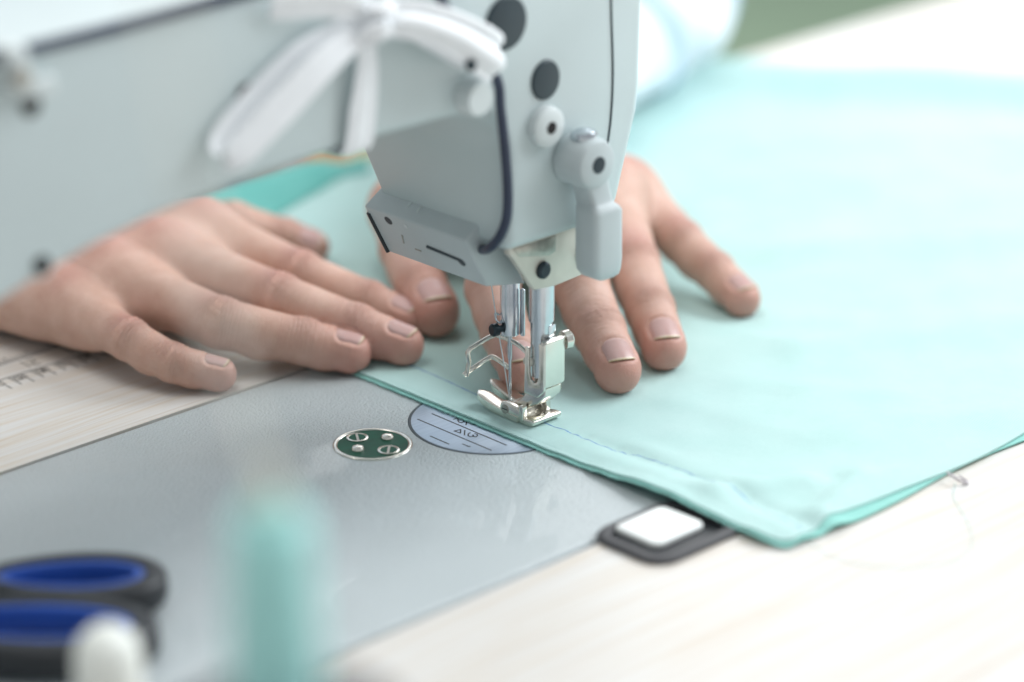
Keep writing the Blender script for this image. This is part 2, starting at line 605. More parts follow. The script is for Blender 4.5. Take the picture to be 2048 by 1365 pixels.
for x, y in ((-1100, -950), (950, -950), (950, 200), (-1100, 200)):
    box('leg', (x, y, (TZ - 32 - 740) / 2), (50, 50, 740 + TZ - 32), 'plastic_grey', table, 4)

# printed measuring scale on the table, beside the worker's little finger
def strokes(name, lines, w, z, mat, parent, h=0.06):
    V, F = [], []
    for ln in lines:
        P = [np.array(p, float) for p in ln]
        for a, b2 in zip(P[:-1], P[1:]):
            t = b2 - a
            L = np.linalg.norm(t)
            t = t / max(L, 1e-6)
            nn = np.array([-t[1], t[0]]) * w / 2
            a2, b3 = a - t * w * 0.25, b2 + t * w * 0.25
            k = len(V)
            for q in (a2 - nn, b3 - nn, b3 + nn, a2 + nn):
                V.append((q[0], q[1], z))
            for q in (a2 - nn, b3 - nn, b3 + nn, a2 + nn):
                V.append((q[0], q[1], z + h))
            F += [(k + 4, k + 5, k + 6, k + 7), (k, k + 1, k + 5, k + 4), (k + 1, k + 2, k + 6, k + 5), (k + 2, k + 3, k + 7, k + 6), (k + 3, k, k + 4, k + 7)]
    return mesh(name, V, F, mat, parent, False)

lines = []
Y0 = 148.5
lines.append([(-330, Y0), (-62, Y0)])
lines.append([(-330, Y0 + 12.5), (-62, Y0 + 12.5)])
SEG = {'0': ((0, 0), (1, 0), (1, 2), (0, 2), (0, 0)), '1': ((0.5, 0), (0.5, 2)), '2': ((0, 2), (1, 2), (1, 1), (0, 1), (0, 0), (1, 0)), '3': ((0, 2), (1, 2), (1, 1), (0.3, 1), (1, 1), (1, 0), (0, 0)), '4': ((0, 2), (0, 1), (1, 1), (1, 2), (1, 0)),
       '5': ((1, 2), (0, 2), (0, 1), (1, 1), (1, 0), (0, 0)), '6': ((1, 2), (0, 2), (0, 0), (1, 0), (1, 1), (0, 1)), '7': ((0, 2), (1, 2), (0.4, 0)), '8': ((0, 0), (1, 0), (1, 2), (0, 2), (0, 0), (0, 1), (1, 1)), '9': ((0, 0), (1, 0), (1, 2), (0, 2), (0, 1), (1, 1))}
for i in range(27):
    x = -326 + i * 10
    lines.append([(x, Y0), (x, Y0 - (8.5 if i % 1 == 0 else 5))])
    lines.append([(x + 5, Y0 - 6), (x + 5, Y0 - 9.5)])
    for k in range(5):
        xx = x + 2 * k
        lines.append([(xx, Y0 + 12.5), (xx, Y0 + (15.8 if k else 17.5))])
    for ch, ox in zip(str(30 - i).rjust(2, '0'), (1.4, 3.9)):
        lines.append([(x + ox + 1.7 * (1 - px), Y0 - 1.2 - 1.75 * (2 - py) * 1.0) for px, py in [(1 - a, 2 - b2) for a, b2 in SEG[ch]]])
    if i % 2 == 0:
        for ch, ox in zip(str(i // 2 + 1).rjust(2, '0'), (1.0, 4.6)):
            lines.append([(x + ox + 2.6 * px, Y0 + 3.2 + 3.2 * py) for px, py in [(1 - a, 2 - b2) for a, b2 in SEG[ch]]])
strokes('printed_scale', lines, 0.6, TZ + 0.02, 'ink', table, 0.05)

# ------------------------------------------------------------------ sewing machine
NX, NY = -6.5, -6.7
mach = empty('sewing_machine', (-160, -10, 0), 'pale grey industrial sewing machine stitching the mint cloth', 'sewing machine')
bed = box('bed', ((BX0 + BX1) / 2, (BY0 + BY1) / 2, -20), (BX1 - BX0, BY1 - BY0, 40), 'bed', mach, 1.6, 4)

# body: arm and head in one casting, outline seen from behind
out = [(-420, 0.2), (-420, 183), (-60, 183), (28, 184), (35, 172), (35.3, 150), (34.6, 120), (33.4, 110), (24, 80), (20, 73.4), (-31.5, 73.4), (-31.5, 106)]
for k in range(1, 9):
    a = math.radians(90 * k / 8)
    out.append((-31.5 - 20 * (1 - math.cos(a)), 106 + 20.5 * math.sin(a)))
out += [(-100, 126.8), (-149, 124.6), (-175, 122), (-200, 117.8), (-222, 112.5), (-240, 107), (-262, 97), (-280, 82), (-292, 60), (-300, 0.2)]
arm = prism('arm_casting', out, -31, 52, 'y', 'paint', mach, 4.5, 4, 30)
for v_ in arm.data.vertices:                       # the nose of the head is drawn in towards the needle
    x_, y_, z_ = (q / S for q in v_.co)
    if y_ > 20 and z_ < 95 and x_ > -70:
        v_.co.y = (y_ - (95 - z_) * 1.2 * (y_ - 20) / 32) * S

def disc(name, c, rx, rz, y0, y1, mat, parent, rot=0.0, bev=0.0, n=36):
    return prism(name, ell(c[0], c[1], rx, rz, n, rot), y0, y1, 'y', mat, parent, bev, 3, 40)

disc('oil_plug', (-32.2, 154.6), 9.2, 9.2, -30.0, -32.2, 'rubber', mach, 0, 0.8)
disc('oil_plug', (-13.7, 131.4), 6.6, 7.0, -30.0, -32.0, 'rubber', mach, 0, 0.8)
bo = lathe('screw_boss', [(7.2, 0), (7.4, 1.5), (6.9, 3.8), (5.6, 4.6), (2.3, 4.7)], (-14.6, -30.5, 115.6), (0, -1, 0), 'plastic_pale', mach)
lathe('screw_hole', [(2.2, 0), (2.2, 0.25), (1.0, 0.3)], (-14.6, -35.1, 115.6), (0, -1, 0), 'hole', bo, 20)
tube('cover_joint', [(17.4, -31.0, 182), (17.9, -31.0, 153), (19.2, -31.0, 128), (18.6, -31.0, 112), (16.5, -31.0, 99), (14.8, -31.0, 90)], 0.45, 'rubber', mach)
for x, z, r in ((-220.3, 166.0, 3.4), (-220.1, 117.5, 3.1), (-142.4, 153.3, 3.4)):
    h_ = lathe('set_screw', [(r + 1.1, 0), (r + 1.0, 0.3), (r + 0.2, 0.5)], (x, -30.8, z), (0, -1, 0), 'paint', mach)
    lathe('socket', [(r, 0), (r, 0.2), (r * 0.5, 0.25)], (x, -31.25, z), (0, -1, 0), 'hole', h_, 20)

# presser lifter: hub, cap screw, hanging lever
lev = lathe('lifter_lever', [(7.6, 0), (9.0, 0.8), (9.0, 11.5), (8.2, 13.2), (7.0, 13.8)], (-1.2, -30.8, 101.6), (0, -1, 0), 'plastic_grey', mach)
lathe('hub_screw', [(3.0, 0), (3.0, 0.3), (1.6, 0.4)], (-1.2, -44.5, 101.6), (0, -1, 0), 'blued', lev, 24)
lathe('hub_cap', [(4.6, 0), (4.8, 1.0), (4.2, 2.4), (2.4, 3.4), (0.6, 3.8)], (-1.2, -37.5, 109.6), (0, 0.1, 1), 'steel', lev, 28)
V, F = [], []
sect = [(101, -0.8, 6.2, -38.2, 5.0), (95, 0.2, 5.8, -38.4, 5.0), (91, 1.2, 5.3, -39.0, 4.8), (87.8, 1.8, 5.2, -39.6, 4.8), (86.6, 2.0, 5.4, -40.0, 5.0), (85.2, 2.2, 6.6, -41, 5.6), (83.6, 2.8, 7.1, -41, 5.8), (66, 3.0, 7.2, -41, 5.8), (62.5, 3.2, 6.8, -41, 5.6), (60.3, 3.8, 5.6, -41, 5.0), (59.2, 4.4, 4.0, -41, 3.8)]
ns = 28
for z, cx, hx, cy, hy in sect:
    for q in range(ns):
        a = 2 * math.pi * q / ns
        ca, sa = math.cos(a), math.sin(a)
        V.append((cx + hx * math.copysign(abs(ca) ** 0.38, ca), cy + hy * math.copysign(abs(sa) ** 0.38, sa), z))
for k in range(len(sect) - 1):
    for q in range(ns):
        q2 = (q + 1) % ns
        F.append((k * ns + q2, k * ns + q, (k + 1) * ns + q, (k + 1) * ns + q2))
F.append(tuple(range(ns)))
F.append(tuple((len(sect) - 1) * ns + q for q in range(ns))[::-1])
mesh('handle', V, F, 'plastic_grey', lev, True, 50)

# bracket plate below the head, with its screws
br = prism('guard_plate', [(-27, 71), (-25.5, 70), (-14.8, 55.2), (-4.8, 54.2), (10.6, 55), (13, 60), (13, 76), (-27, 76)], -24.6, -27.5, 'y', 'brass_plate', mach, 0.5, 2)
lathe('plate_screw', [(3.0, 0), (3.2, 0.4), (3.0, 1.3), (2.2, 1.9)], (-11.0, -27.4, 61.8), (0, -1, 0), 'blued', br, 24)
lathe('plate_screw', [(2.4, 0), (2.6, 0.4), (2.4, 1.3), (1.8, 1.8)], (8.6, -27.4, 62.9), (0, -1, 0), 'blued', br, 24)
prism('recess_shade', [(-25.5, 73.0), (-4.6, 73.0), (-4.8, 67.2), (-8, 66.4), (-22.5, 69.6)], -27.4, -27.9, 'y', 'nickel_dark', br, 0.2, 2)  # raised dull patch paints in the shade of the gap
box('bar_housing', (-4, 6, 70), (16, 28, 18), 'nickel_dark', mach, 2)

# small work lamp housing clipped under the head, with its cable
lp = prism('lamp_housing', [(-27.5, 83), (-38, 76.5), (-27.6, 57), (-8.6, 53.2), (-17.4, 69), (-17.4, 83)], -17, 35, 'y', 'plastic_grey', mach, 0.9, 3)
n_low = Vector((-0.882, 0, -0.471))
def low_mark(name, y, x, z, ry, rr, mat):
    lathe(name, [(rr, 0), (rr, 0.15), (rr * 0.6, 0.2)], Vector((x, y, z)) + n_low * 0.0, n_low, mat, lp, 20)
low_mark('screw_recess', 24, -36.2, 73.2, 1, 1.8, 'rubber')
low_mark('screw_recess', -9.0, -31.9, 65.1, 1, 1.7, 'rubber')
low_mark('screw_recess', 14.5, -36.5, 73.6, 1, 0.9, 'plastic_pale')
def low_bar(name, p, q, r, mat):
    tube(name, [p, ((p[0] + q[0]) / 2, (p[1] + q[1]) / 2, (p[2] + q[2]) / 2), q], r, mat, lp, False, 2, 8)
low_bar('moulded_line', (-33.0, 7.4, 67.0), (-32.4, -8.4, 66.0), 0.7, 'rubber')
low_bar('moulded_line', (-31.5, 21.3, 64.4), (-33.6, 19.8, 68.2), 0.35, 'nickel_dark')
low_bar('moulded_line', (-31.0, 15.8, 63.4), (-31.0, 12.8, 63.4), 0.35, 'nickel_dark')
low_bar('dark_gasket', (-36.4, 34.2, 73.6), (-27.6, 34.2, 57.0), 0.9, 'black')
low_bar('moulded_line', (-28.2, 17.1, 82.6), (-33.6, 16.8, 79.3), 0.3, 'plastic_pale')
low_bar('moulded_line', (-28.2, 12.5, 82.6), (-34.1, 11.3, 79.0), 0.3, 'plastic_pale')
lathe('cable_boss', [(6.2, 0), (6.2, 5), (5.4, 7)], (-49.5, -30.5, 133.4), (0, -1, 0), 'plastic_pale', mach)
tube('lamp_cable', [(-70, -34, 183), (-62, -34, 166), (-50, -35, 150), (-40.5, -35.5, 138), (-38.2, -35, 127), (-35.6, -34.6, 110), (-34.0, -34.0, 96), (-34.0, -33.2, 87), (-35.2, -31.0, 80.5), (-34.6, -26, 75.6), (-31.5, -20, 72.4), (-28.5, -15, 70.8)], 1.75, 'cable', mach)
tube('arm_cable', [(-330, -29.5, 181.6), (-218, -30.5, 182.2), (-145, -30.5, 184.2), (-100, -29, 186.2), (-80, -30, 186.5), (-70, -34, 183)], 1.9, 'cable', mach)
cl = box('cable_clip', (-226.5, -31.5, 178), (7, 9, 14), 'plastic_pale', mach, 1.2)
box('clip_foot', (-219.5, -33.2, 171.6), (11, 5, 5.6), 'plastic_pale', cl, 1.2)
lathe('clip_screw', [(3.0, 0), (3.0, 1.8), (2.0, 2.4)], (-226.5, -35.8, 176.5), (0, -1, 0), 'nickel_dark', cl, 20)

# needle bar, clamp, needle
nb = lathe('needle_bar', [(3.4, 0), (3.7, 0.4), (3.7, 12), (3.6, 12.2), (3.6, 40)], (NX, NY, 31), (0, 0, 1), 'steel', mach)
lathe('clamp_screw', [(1.3, 0), (1.3, 2.6), (2.3, 2.7), (2.4, 4.6), (1.9, 5.2)], (NX - 3.0, NY, 34), (-1, 0.25, 0), 'blued', nb, 20)
tube('thread_eye', [(NX - 3.5, NY + 2, 38.6), (NX - 5.0, NY + 2.4, 39.4), (NX - 5.6, NY + 1.2, 37.6), (NX - 4.6, NY + 0.5, 36.2), (NX - 3.4, NY + 0.8, 36.8)], 0.38, 'steel', nb)
prism('thread_guide', rrect(NY - 4.8, 40, 2.0, 18, 0.8), NX + 1.2, NX + 2.0, 'x', 'steel', nb, 0.2, 2)
lathe('needle', [(0.10, 0), (0.42, 3.0), (0.52, 5.0), (0.52, 20), (0.85, 21.5), (0.85, 33)], (NX, NY, 0.6), (0, 0, 1), 'steel', mach, 20)

# presser bar and foot
PY = NY - 16.0
pb = lathe('presser_bar', [(3.4, 0), (3.9, 0.6), (3.9, 21), (4.5, 21.2), (4.5, 60)], (NX, PY, 19.5), (0, 0, 1), 'steel', mach)
prism('bar_flat', rrect(NX + 1.2, 35, 3.4, 9, 0.4), PY - 3.6, PY - 4.15, 'y', 'steel', pb, 0.15, 2)

FZ = 2.0
def foot_part(name, poly, a0, a1, axis, mat='nickel', parent=None, bev=0.35):
    return prism(name, poly, a0, a1, axis, mat, parent, bev, 3)
# sole: two broad up-curled toes with rounded ends
def toe(name, xc, hw_, y_back, y_tip, lift, th, parent):
    nt_, nw = 26, 11
    V, F = [], []
    for lay in (0, 1):
        for i in range(nt_):
            t = i / (nt_ - 1)
            e = max(0.0, (t - 0.80) / 0.20)
            w = hw_ * (1 - 0.10 * t) * math.sqrt(max(0.02, 1 - e * e * 0.97))
            y = y_back + (y_tip - y_back) * t
            zb = FZ + (lift + 1.0) * max(0, (t - 0.45) / 0.55) ** 2.0
            zt = FZ + th + lift * t ** 2.2
            for j in range(nw):
                c = -1 + 2 * j / (nw - 1)
                dome = (1 - abs(c) ** 5)
                V.append((xc + w * c, y, (zt - 0.30 * (1 - dome) - 0.5 * e ** 3) if lay else zb + 0.2 * (1 - dome)))
    n = nt_ * nw
    idx = np.arange(n).reshape(nt_, nw)
    Fq = np.stack([idx[:-1, :-1], idx[:-1, 1:], idx[1:, 1:], idx[1:, :-1]], -1).reshape(-1, 4)
    rim = np.concatenate([idx[0, :-1], idx[:-1, -1], idx[-1, ::-1][:-1], idx[::-1, 0][:-1]])
    FR = np.stack([np.roll(rim, -1), rim, rim + n, np.roll(rim, -1) + n], -1)
    return mesh(name, V, np.concatenate([Fq[:, ::-1], Fq + n, FR[:, ::-1]]), 'nickel', parent, True, 45)
ft = toe('presser_foot', NX - 4.2, 3.3, NY - 11.5, NY + 11.8, 3.0, 2.6, mach)
toe('toe', NX + 4.1, 3.0, NY - 11.5, NY + 14.0, 4.4, 2.5, ft)
foot_part('heel', [(NY - 11.0, FZ), (NY - 17.6, FZ + 0.1), (NY - 19.2, FZ + 1.2), (NY - 19.3, FZ + 2.6), (NY - 17.8, FZ + 2.9), (NY - 11.0, FZ + 1.9)], NX - 7.0, NX + 7.0, 'x', 'nickel', ft, 0.5)
foot_part('side_wall', [(NY - 2.2, FZ + 1.8), (NY - 2.2, FZ + 4.6), (NY - 3.2, FZ + 6.0), (NY - 5.0, FZ + 6.4), (NY - 11.0, FZ + 5.8), (NY - 12.0, FZ + 4.8), (NY - 12.6, FZ + 1.2), (NY - 11, FZ + 0.4), (NY - 4, FZ + 0.4)], NX - 7.25, NX - 5.0, 'x', 'nickel', ft, 0.4)
foot_part('post', rrect(NY - 13.0, FZ + 4.0, 2.0, 6.4, 0.9), NX - 7.4, NX - 5.0, 'x', 'nickel', ft, 0.4)
foot_part('side_wall', [(NY - 2.2, FZ + 1.8), (NY - 3.2, FZ + 6.0), (NY - 11.0, FZ + 5.8), (NY - 12.6, FZ + 1.2), (NY - 4, FZ + 0.4)], NX + 4.6, NX + 6.6, 'x', 'nickel', ft, 0.4)
foot_part('post', rrect(NY - 13.0, FZ + 4.4, 2.0, 7.4, 0.9), NX + 4.4, NX + 6.8, 'x', 'nickel', ft, 0.4)
foot_part('hinge_block', [(NY - 3.0, FZ + 1.5), (NY - 4.2, FZ + 5.4), (NY - 10.5, FZ + 5.2), (NY - 11.5, FZ + 1.5)], NX - 4.9, NX + 4.5, 'x', 'nickel_dark', ft, 0.3)
pv = lathe('pivot_screw', [(1.75, 0), (1.75, 0.25), (1.2, 0.3)], (NX - 7.2, NY - 4.9, FZ + 3.5), (-1, 0, 0), 'nickel_dark', ft, 24)
prism('slot', [(NY - 6.2, FZ + 3.35), (NY - 3.6, FZ + 3.35), (NY - 3.6, FZ + 3.75), (NY - 6.2, FZ + 3.75)], NX - 7.5, NX - 7.55, 'x', 'black', ft)
# ankle rising from the hinge to the shank
foot_part('ankle', [(NY - 4.4, FZ + 4.2), (NY - 8.2, FZ + 7.0), (NY - 11.0, FZ + 9.2), (NY - 13.2, FZ + 13.5), (NY - 22.5, FZ + 15.5), (NY - 22.3, FZ + 12.5), (NY - 18.6, FZ + 8.4), (NY - 13.4, FZ + 5.6), (NY - 11.0, FZ + 3.6), (NY - 8.0, FZ + 3.4)], NX - 4.4, NX + 3.6, 'x', 'nickel', ft, 0.6)
sh = foot_part('shank', [(NY - 12.8, FZ + 11.5), (NY - 13.3, FZ + 29.4), (NY - 15.2, FZ + 29.4), (NY - 15.2, FZ + 20), (NY - 16, FZ + 17.4), (NY - 17.6, FZ + 16.6), (NY - 19.2, FZ + 17.4), (NY - 20.2, FZ + 20), (NY - 20.2, FZ + 32.4), (NY - 22.8, FZ + 32.4), (NY - 22.8, FZ + 15.0), (NY - 19.5, FZ + 11.5)], NX - 5.6, NX - 4.3, 'x', 'nickel', ft, 0.3)
foot_part('shank_back', rrect(NX - 0.3, FZ + 24.6, 10.2, 17.6, 1.2), NY - 20.7, NY - 23.2, 'y', 'nickel', ft, 0.7)
box('shank_core', (NX + 1.2, NY - 18.2, FZ + 16), (8, 6.4, 7), 'nickel_dark', ft, 0.5)
lathe('shank_screw', [(1.6, 0), (1.6, 3.4), (3.4, 3.5), (3.5, 6.0), (3.0, 6.6)], (NX + 2.4, NY - 20.0, FZ + 30.6), (1, -0.25, 0.05), 'nickel', ft, 24)
lathe('guard_screw', [(2.1, 0), (2.0, 0.6), (1.3, 0.9)], (NX - 4.2, NY - 13.8, FZ + 23.6), (-1, -0.2, 0), 'brass_plate', ft, 24)
# finger guard of bent wire in front of the needle
tube('finger_guard', [(NX + 0.5, NY - 13.5, 24.4), (NX + 0.5, NY - 9.0, 25.6), (NX + 0.6, NY - 3.0, 27.8), (NX - 0.2, NY + 5.5, 28.8), (NX - 1.5, NY + 7.6, 28.4), (NX - 8.6, NY + 8.6, 26.6), (NX - 11.6, NY + 9.0, 25.2), (NX - 12.0, NY + 9.2, 23.2), (NX - 11.2, NY + 9.6, 20.6), (NX - 11.4, NY + 10.0, 17.2), (NX - 11.6, NY + 10.4, 15.2)], 0.9, 'nickel', ft, False, 8, 12)
tube('finger_guard', [(NX - 12.8, NY + 10.6, 15.4), (NX - 11.6, NY + 10.4, 16.2), (NX - 8.0, NY + 9.6, 17.8), (NX - 2.2, NY + 9.0, 19.6), (NX - 0.6, NY + 7.6, 19.9), (NX - 0.2, NY + 3.0, 18.6), (NX + 0.0, NY + 0.2, 17.6)], 0.9, 'nickel', ft, False, 8, 12)

# needle plate with engraved guide lines, and the enamelled cap
PCX, PCY, PR = -15.1, -7.0, 30.3
np_ = prism('needle_plate', ell(PCX, PCY, PR - 0.7, PR - 0.7, 96), -3, 0.18, 'z', 'plate', mach, 0.15, 2)
sweep('plate_rim', [(PCX + (PR - 0.15) * math.cos(a), PCY + (PR - 0.15) * math.sin(a), 0.0) for a in np.linspace(0, 2 * math.pi, 96, endpoint=False)], ell(0, 0, 0.12, 0.55, 8), 'rubber', np_, True, 1, (0, 0, 1))
strokes('guide_line', [[(-26.9, 12.6), (-27.4, -26.4)]], 0.55, 0.17, 'print', np_)
strokes('guide_line', [[(-34.0, 12.5), (-34.3, -25.9)]], 0.55, 0.17, 'print', np_)
strokes('guide_line', [[(-41.1, -1.9), (-41.2, -11.6)]], 0.55, 0.17, 'print', np_)
strokes('engraved_mark', [[(-37.7, -14.9), (-37.6, -18.0), (-37.2, -18.4)], [(-37.9, -17.4), (-37.6, -18.3)]], 0.5, 0.17, 'print', np_)
strokes('engraved_mark', [[(-24.9, 3.4), (-23.6, 3.4), (-23.3, 2.8), (-24.6, 1.4), (-25.2, 0.2), (-24.9, -0.9), (-23.8, -0.7), (-22.7, 0.4)], [(-21.8, -0.4), (-25.2, -3.4)], [(-22.3, -2.5), (-22.9, -4.9), (-22.7, -5.8), (-22.0, -6.0)]], 0.5, 0.17, 'print', np_)
strokes('engraved_mark', [[(-31.9, -4.4), (-29.4, -5.1), (-31.7, -7.4), (-31.9, -4.4)], [(-28.8, -6.6), (-31.9, -9.7)], [(-28.9, -9.5), (-30.2, -9.8), (-31.3, -11.0), (-31.4, -12.2), (-30.5, -12.6), (-29.5, -11.6), (-30.4, -12.8), (-30.1, -13.6), (-28.9, -13.2), (-28.1, -12.2), (-28.3, -11.2)]], 0.5, 0.17, 'print', np_)

CX, CY = -60.5, 6.9
cap = prism('enamel_cap', ell(CX, CY, 13.0, 13.0, 64), -2, 0.12, 'z', 'green_enamel', mach, 0.05, 1)
sweep('cap_rim', [(CX + 13.3 * math.cos(a), CY + 13.3 * math.sin(a), 0.05) for a in np.linspace(0, 2 * math.pi, 72, endpoint=False)], ell(0, 0, 0.55, 0.8, 10), 'nickel', cap, True, 1, (0, 0, 1))
for x, y, ang in ((-60.6, 15.0, 0.95), (-60.0, -0.9, 0.75)):
    sc = lathe('cap_screw', [(3.9, 0), (3.9, 0.4), (3.3, 0.55), (3.2, 0.25), (0.3, 0.2)], (x, y, 0.1), (0, 0, 1), 'nickel', cap, 32)
    prism('glaze', ell(x, y, 3.0, 3.0, 28), 0.30, 0.38, 'z', 'green_enamel', cap)
    c_, s_ = math.cos(ang), math.sin(ang)
    prism('slot', [(x + c_ * a - s_ * b2, y + s_ * a + c_ * b2) for a, b2 in ((-3.1, -0.42), (3.1, -0.42), (3.1, 0.42), (-3.1, 0.42))], 0.36, 0.55, 'z', 'nickel_dark', cap)
for x, y in ((-53.0, 7.6), (-67.2, 7.2)):
    lathe('cap_pin', [(2.3, 0), (2.3, 0.5), (1.9, 1.1), (1.0, 1.45), (0.2, 1.5)], (x, y, 0.1), (0, 0, 1), 'nickel', cap, 28)

# rear hinge: rubber seat and metal block, its blown-out glare painted white
hg = prism('hinge_seat', rrect(-39.5, -115, 43, 33, 8.5), -4, 0.4, 'z', 'black', mach, 0.2, 2)
rimp = [(x_, y_, 0.5) for x_, y_ in rrect(-39.5, -115, 38.5, 28.5, 6.5, 6)]
sweep('seat_rim', rimp, [(a * 0.9, b2 * 0.9) for a, b2 in rrect(0, 0, 3.0, 5.2, 1.2, 3)], 'stand', hg, True, 1, (0, 0, 1))
prism('hinge_block', rrect(-40.0, -111.5, 24, 20, 3), 0, 2.6, 'z', 'hinge_glare', hg, 1.1, 4)
hg2 = prism('hinge_seat', rrect(-341, -117, 44, 36, 9), -4, 2.6, 'z', 'black', mach, 1.3, 3)

# ------------------------------------------------------------------ threads at the needle
th = tube('needle_thread', [(-9.0, 0.6, 58), (-9.7, -0.3, 50.6), (-10.8, -2.8, 44.0), (-11.6, -5.0, 38.0), (-8.8, -3.6, 29.5), (-7.9, -5.0, 19.5), (-7.0, -6.3, 9.0), (-6.5, -7.3, 5.2)], 0.21, 'white_thread', None, False, 6, 8)
tag(th, 'fine pale thread running down beside the needle to the presser foot', 'thread')

# ------------------------------------------------------------------ mint cloth
def fold(x, y, p0, p1, amp, w):
    p0, p1 = np.array(p0, float), np.array(p1, float)
    d = p1 - p0
    L = np.linalg.norm(d)
    d = d / L
    t = ((x - p0[0]) * d[0] + (y - p0[1]) * d[1]) / L
    q = (x - p0[0]) * -d[1] + (y - p0[1]) * d[0]
    endm = np.clip((t + 0.25) / 0.35, 0, 1) * np.clip((1.25 - t) / 0.35, 0, 1)
    endm = endm * endm * (3 - 2 * endm)
    return amp * endm * np.exp(-(q / w) ** 2)

def hem_lift(y):
    return 4.2 * np.exp(-((y + 98) / 26.0) ** 2) + 1.2 * np.exp(-((y + 138) / 9.0) ** 2) + 0.25 * np.sin(y * 0.35) * (y < -30)

def cloth_z(x, y):
    z = np.full(np.shape(x), 1.9)
    z = z + hem_lift(y) * np.exp(-np.maximum(0, x + 22) / 16.0)
    z = z + fold(x, y, (338, 214), (500, 10), 16, 18)
    z = z + fold(x, y, (280, 150), (440, -20), 7, 24)
    z = z + fold(x, y, (190, 30), (330, -70), 6, 16)
    z = z + fold(x, y, (190, 90), (330, 60), 6, 18)
    z = z + fold(x, y, (110, -40), (250, -120), 3.2, 14)
    z = z + fold(x, y, (30, 236), (118, 240), 7.5, 12)
    z = z + fold(x, y, (-12, -108), (22, -124), 3.4, 7)
    z = z + fold(x, y, (0, -146), (40, -132), 2.6, 6)
    z = z + fold(x, y, (60, -100), (150, -150), 2.0, 12)
    for p0, p1, am, w_ in (((64, -34), (104, -100), 0.8, 9), ((40, -36), (50, -100), 0.6, 8), ((128, -16), (196, -84), 1.6, 13), ((150, 10), (250, -20), 2.0, 14), ((150, 60), (230, 40), 2.0, 12), ((104, 8), (112, -40), 0.9, 8)):
        z = z + fold(x, y, p0, p1, am, w_)
    far = np.clip((x - 150) / 120, 0, 1)
    z = z + far * (1.5 * np.sin(x * 0.045 + y * 0.03) + 1.0 * np.sin(x * 0.021 - y * 0.06 + 1.0) + 1.6)
    z = z + 0.22 * np.sin(x * 0.19 + 1.3 * np.sin(y * 0.06)) * np.sin(y * 0.13 + 0.6) * np.clip((x + 5) / 25, 0, 1)
    # puffed hem between the edge and the seam, and the crease along the seam
    hm = np.clip((-34 - y) / 25.0, 0, 1)
    z = z + hm * (0.85 * np.exp(-((x + 13.5) / 4.5) ** 2) - 0.7 * np.exp(-((x + 4.5) / 3.0) ** 2) + 0.9 * np.exp(-((x - 2.5) / 5.0) ** 2) * (0.6 + 0.4 * np.sin(y * 0.16)))
    z = z + 0.18 * np.exp(-((x + 6) / 6.0) ** 2) * np.sin(y * 0.9 + 0.7 * np.sin(y * 0.31)) * np.clip((-26 - y) / 8.0, 0, 1)
    return z

def cloth_sheet(name, x_of_y, xfar, y0, y1, dz, mat, parent, nx=230, ny=300, thick=0.7, wav=0.0, hang=75.0):
    yy = np.concatenate([np.linspace(y0, 246, ny - 24), 246 + np.linspace(2, hang, 24)])
    uu = np.linspace(0, 1, nx) ** 1.5
    V = np.zeros((ny, nx, 3))
    for i, y in enumerate(yy):
        ye = min(y, 246)
        xa, xb = x_of_y(ye), xfar(ye)
        x = xa + (xb - xa) * uu
        yv = np.full(nx, ye) + wav * np.sin(x * 0.055 + 0.5) * np.exp(-(ye - y0) / 12.0)
        z = cloth_z(x, yv) + dz
        over = y - 246
        if over > 0:
            r = 6.0
            a = min(over / r, math.pi / 2)
            yv = yv + r * math.sin(a) + 2 * np.sin(x * 0.03) * min(1, over / 30)
            z = z * max(0, 1 - over / 12) + (0 if over > 12 else 0) - r * (1 - math.cos(a)) - max(0, over - r * math.pi / 2)
        V[i, :, 0], V[i, :, 1], V[i, :, 2] = x, yv, z
    V = V.reshape(-1, 3)
    B = V.copy()
    B[:, 2] -= thick
    B[(V[:, 1] > 250), 1] -= 0.0
    n = ny * nx
    idx = np.arange(n).reshape(ny, nx)
    F = np.stack([idx[:-1, :-1], idx[:-1, 1:], idx[1:, 1:], idx[1:, :-1]], -1).reshape(-1, 4)
    FB = F[:, ::-1] + n
    rim = np.concatenate([idx[0, :-1], idx[:-1, -1], idx[-1, ::-1][:-1], idx[::-1, 0][:-1]])
    FR = np.stack([np.roll(rim, -1), rim, rim + n, np.roll(rim, -1) + n], -1)
    return mesh(name, np.concatenate([V, B]), np.concatenate([F, FB, FR]), mat, parent, True, 50)

rag = lambda y: 0.18 * math.sin(y * 1.9) + 0.14 * math.sin(y * 4.3 + 1) + 0.10 * math.sin(y * 9.1)
cl_root = empty('cloth', (150, 40, 0), 'large sheet of mint green cotton spread under the needle and both hands', 'cloth')
top_sheet = cloth_sheet('upper_layer', lambda y: -21.6 - 0.55 * float(hem_lift(np.array(y))) + 0.4 * rag(y) + 5.0 * math.exp(-(y + 149) / 3.0), lambda y: 377 + (249 - y) * 0.54, -149.0, 246, 0.0, 'mint', cl_root, wav=1.4)
under = cloth_sheet('lower_layer', lambda y: -23.1 - 0.50 * float(hem_lift(np.array(y))) + rag(y) + 3.0 * math.exp(-(y + 151) / 2.5), lambda y: 330.0, -151.2, 200, -0.95, 'mint_under', cl_root, 160, 260, 0.55, -1.5, 4)
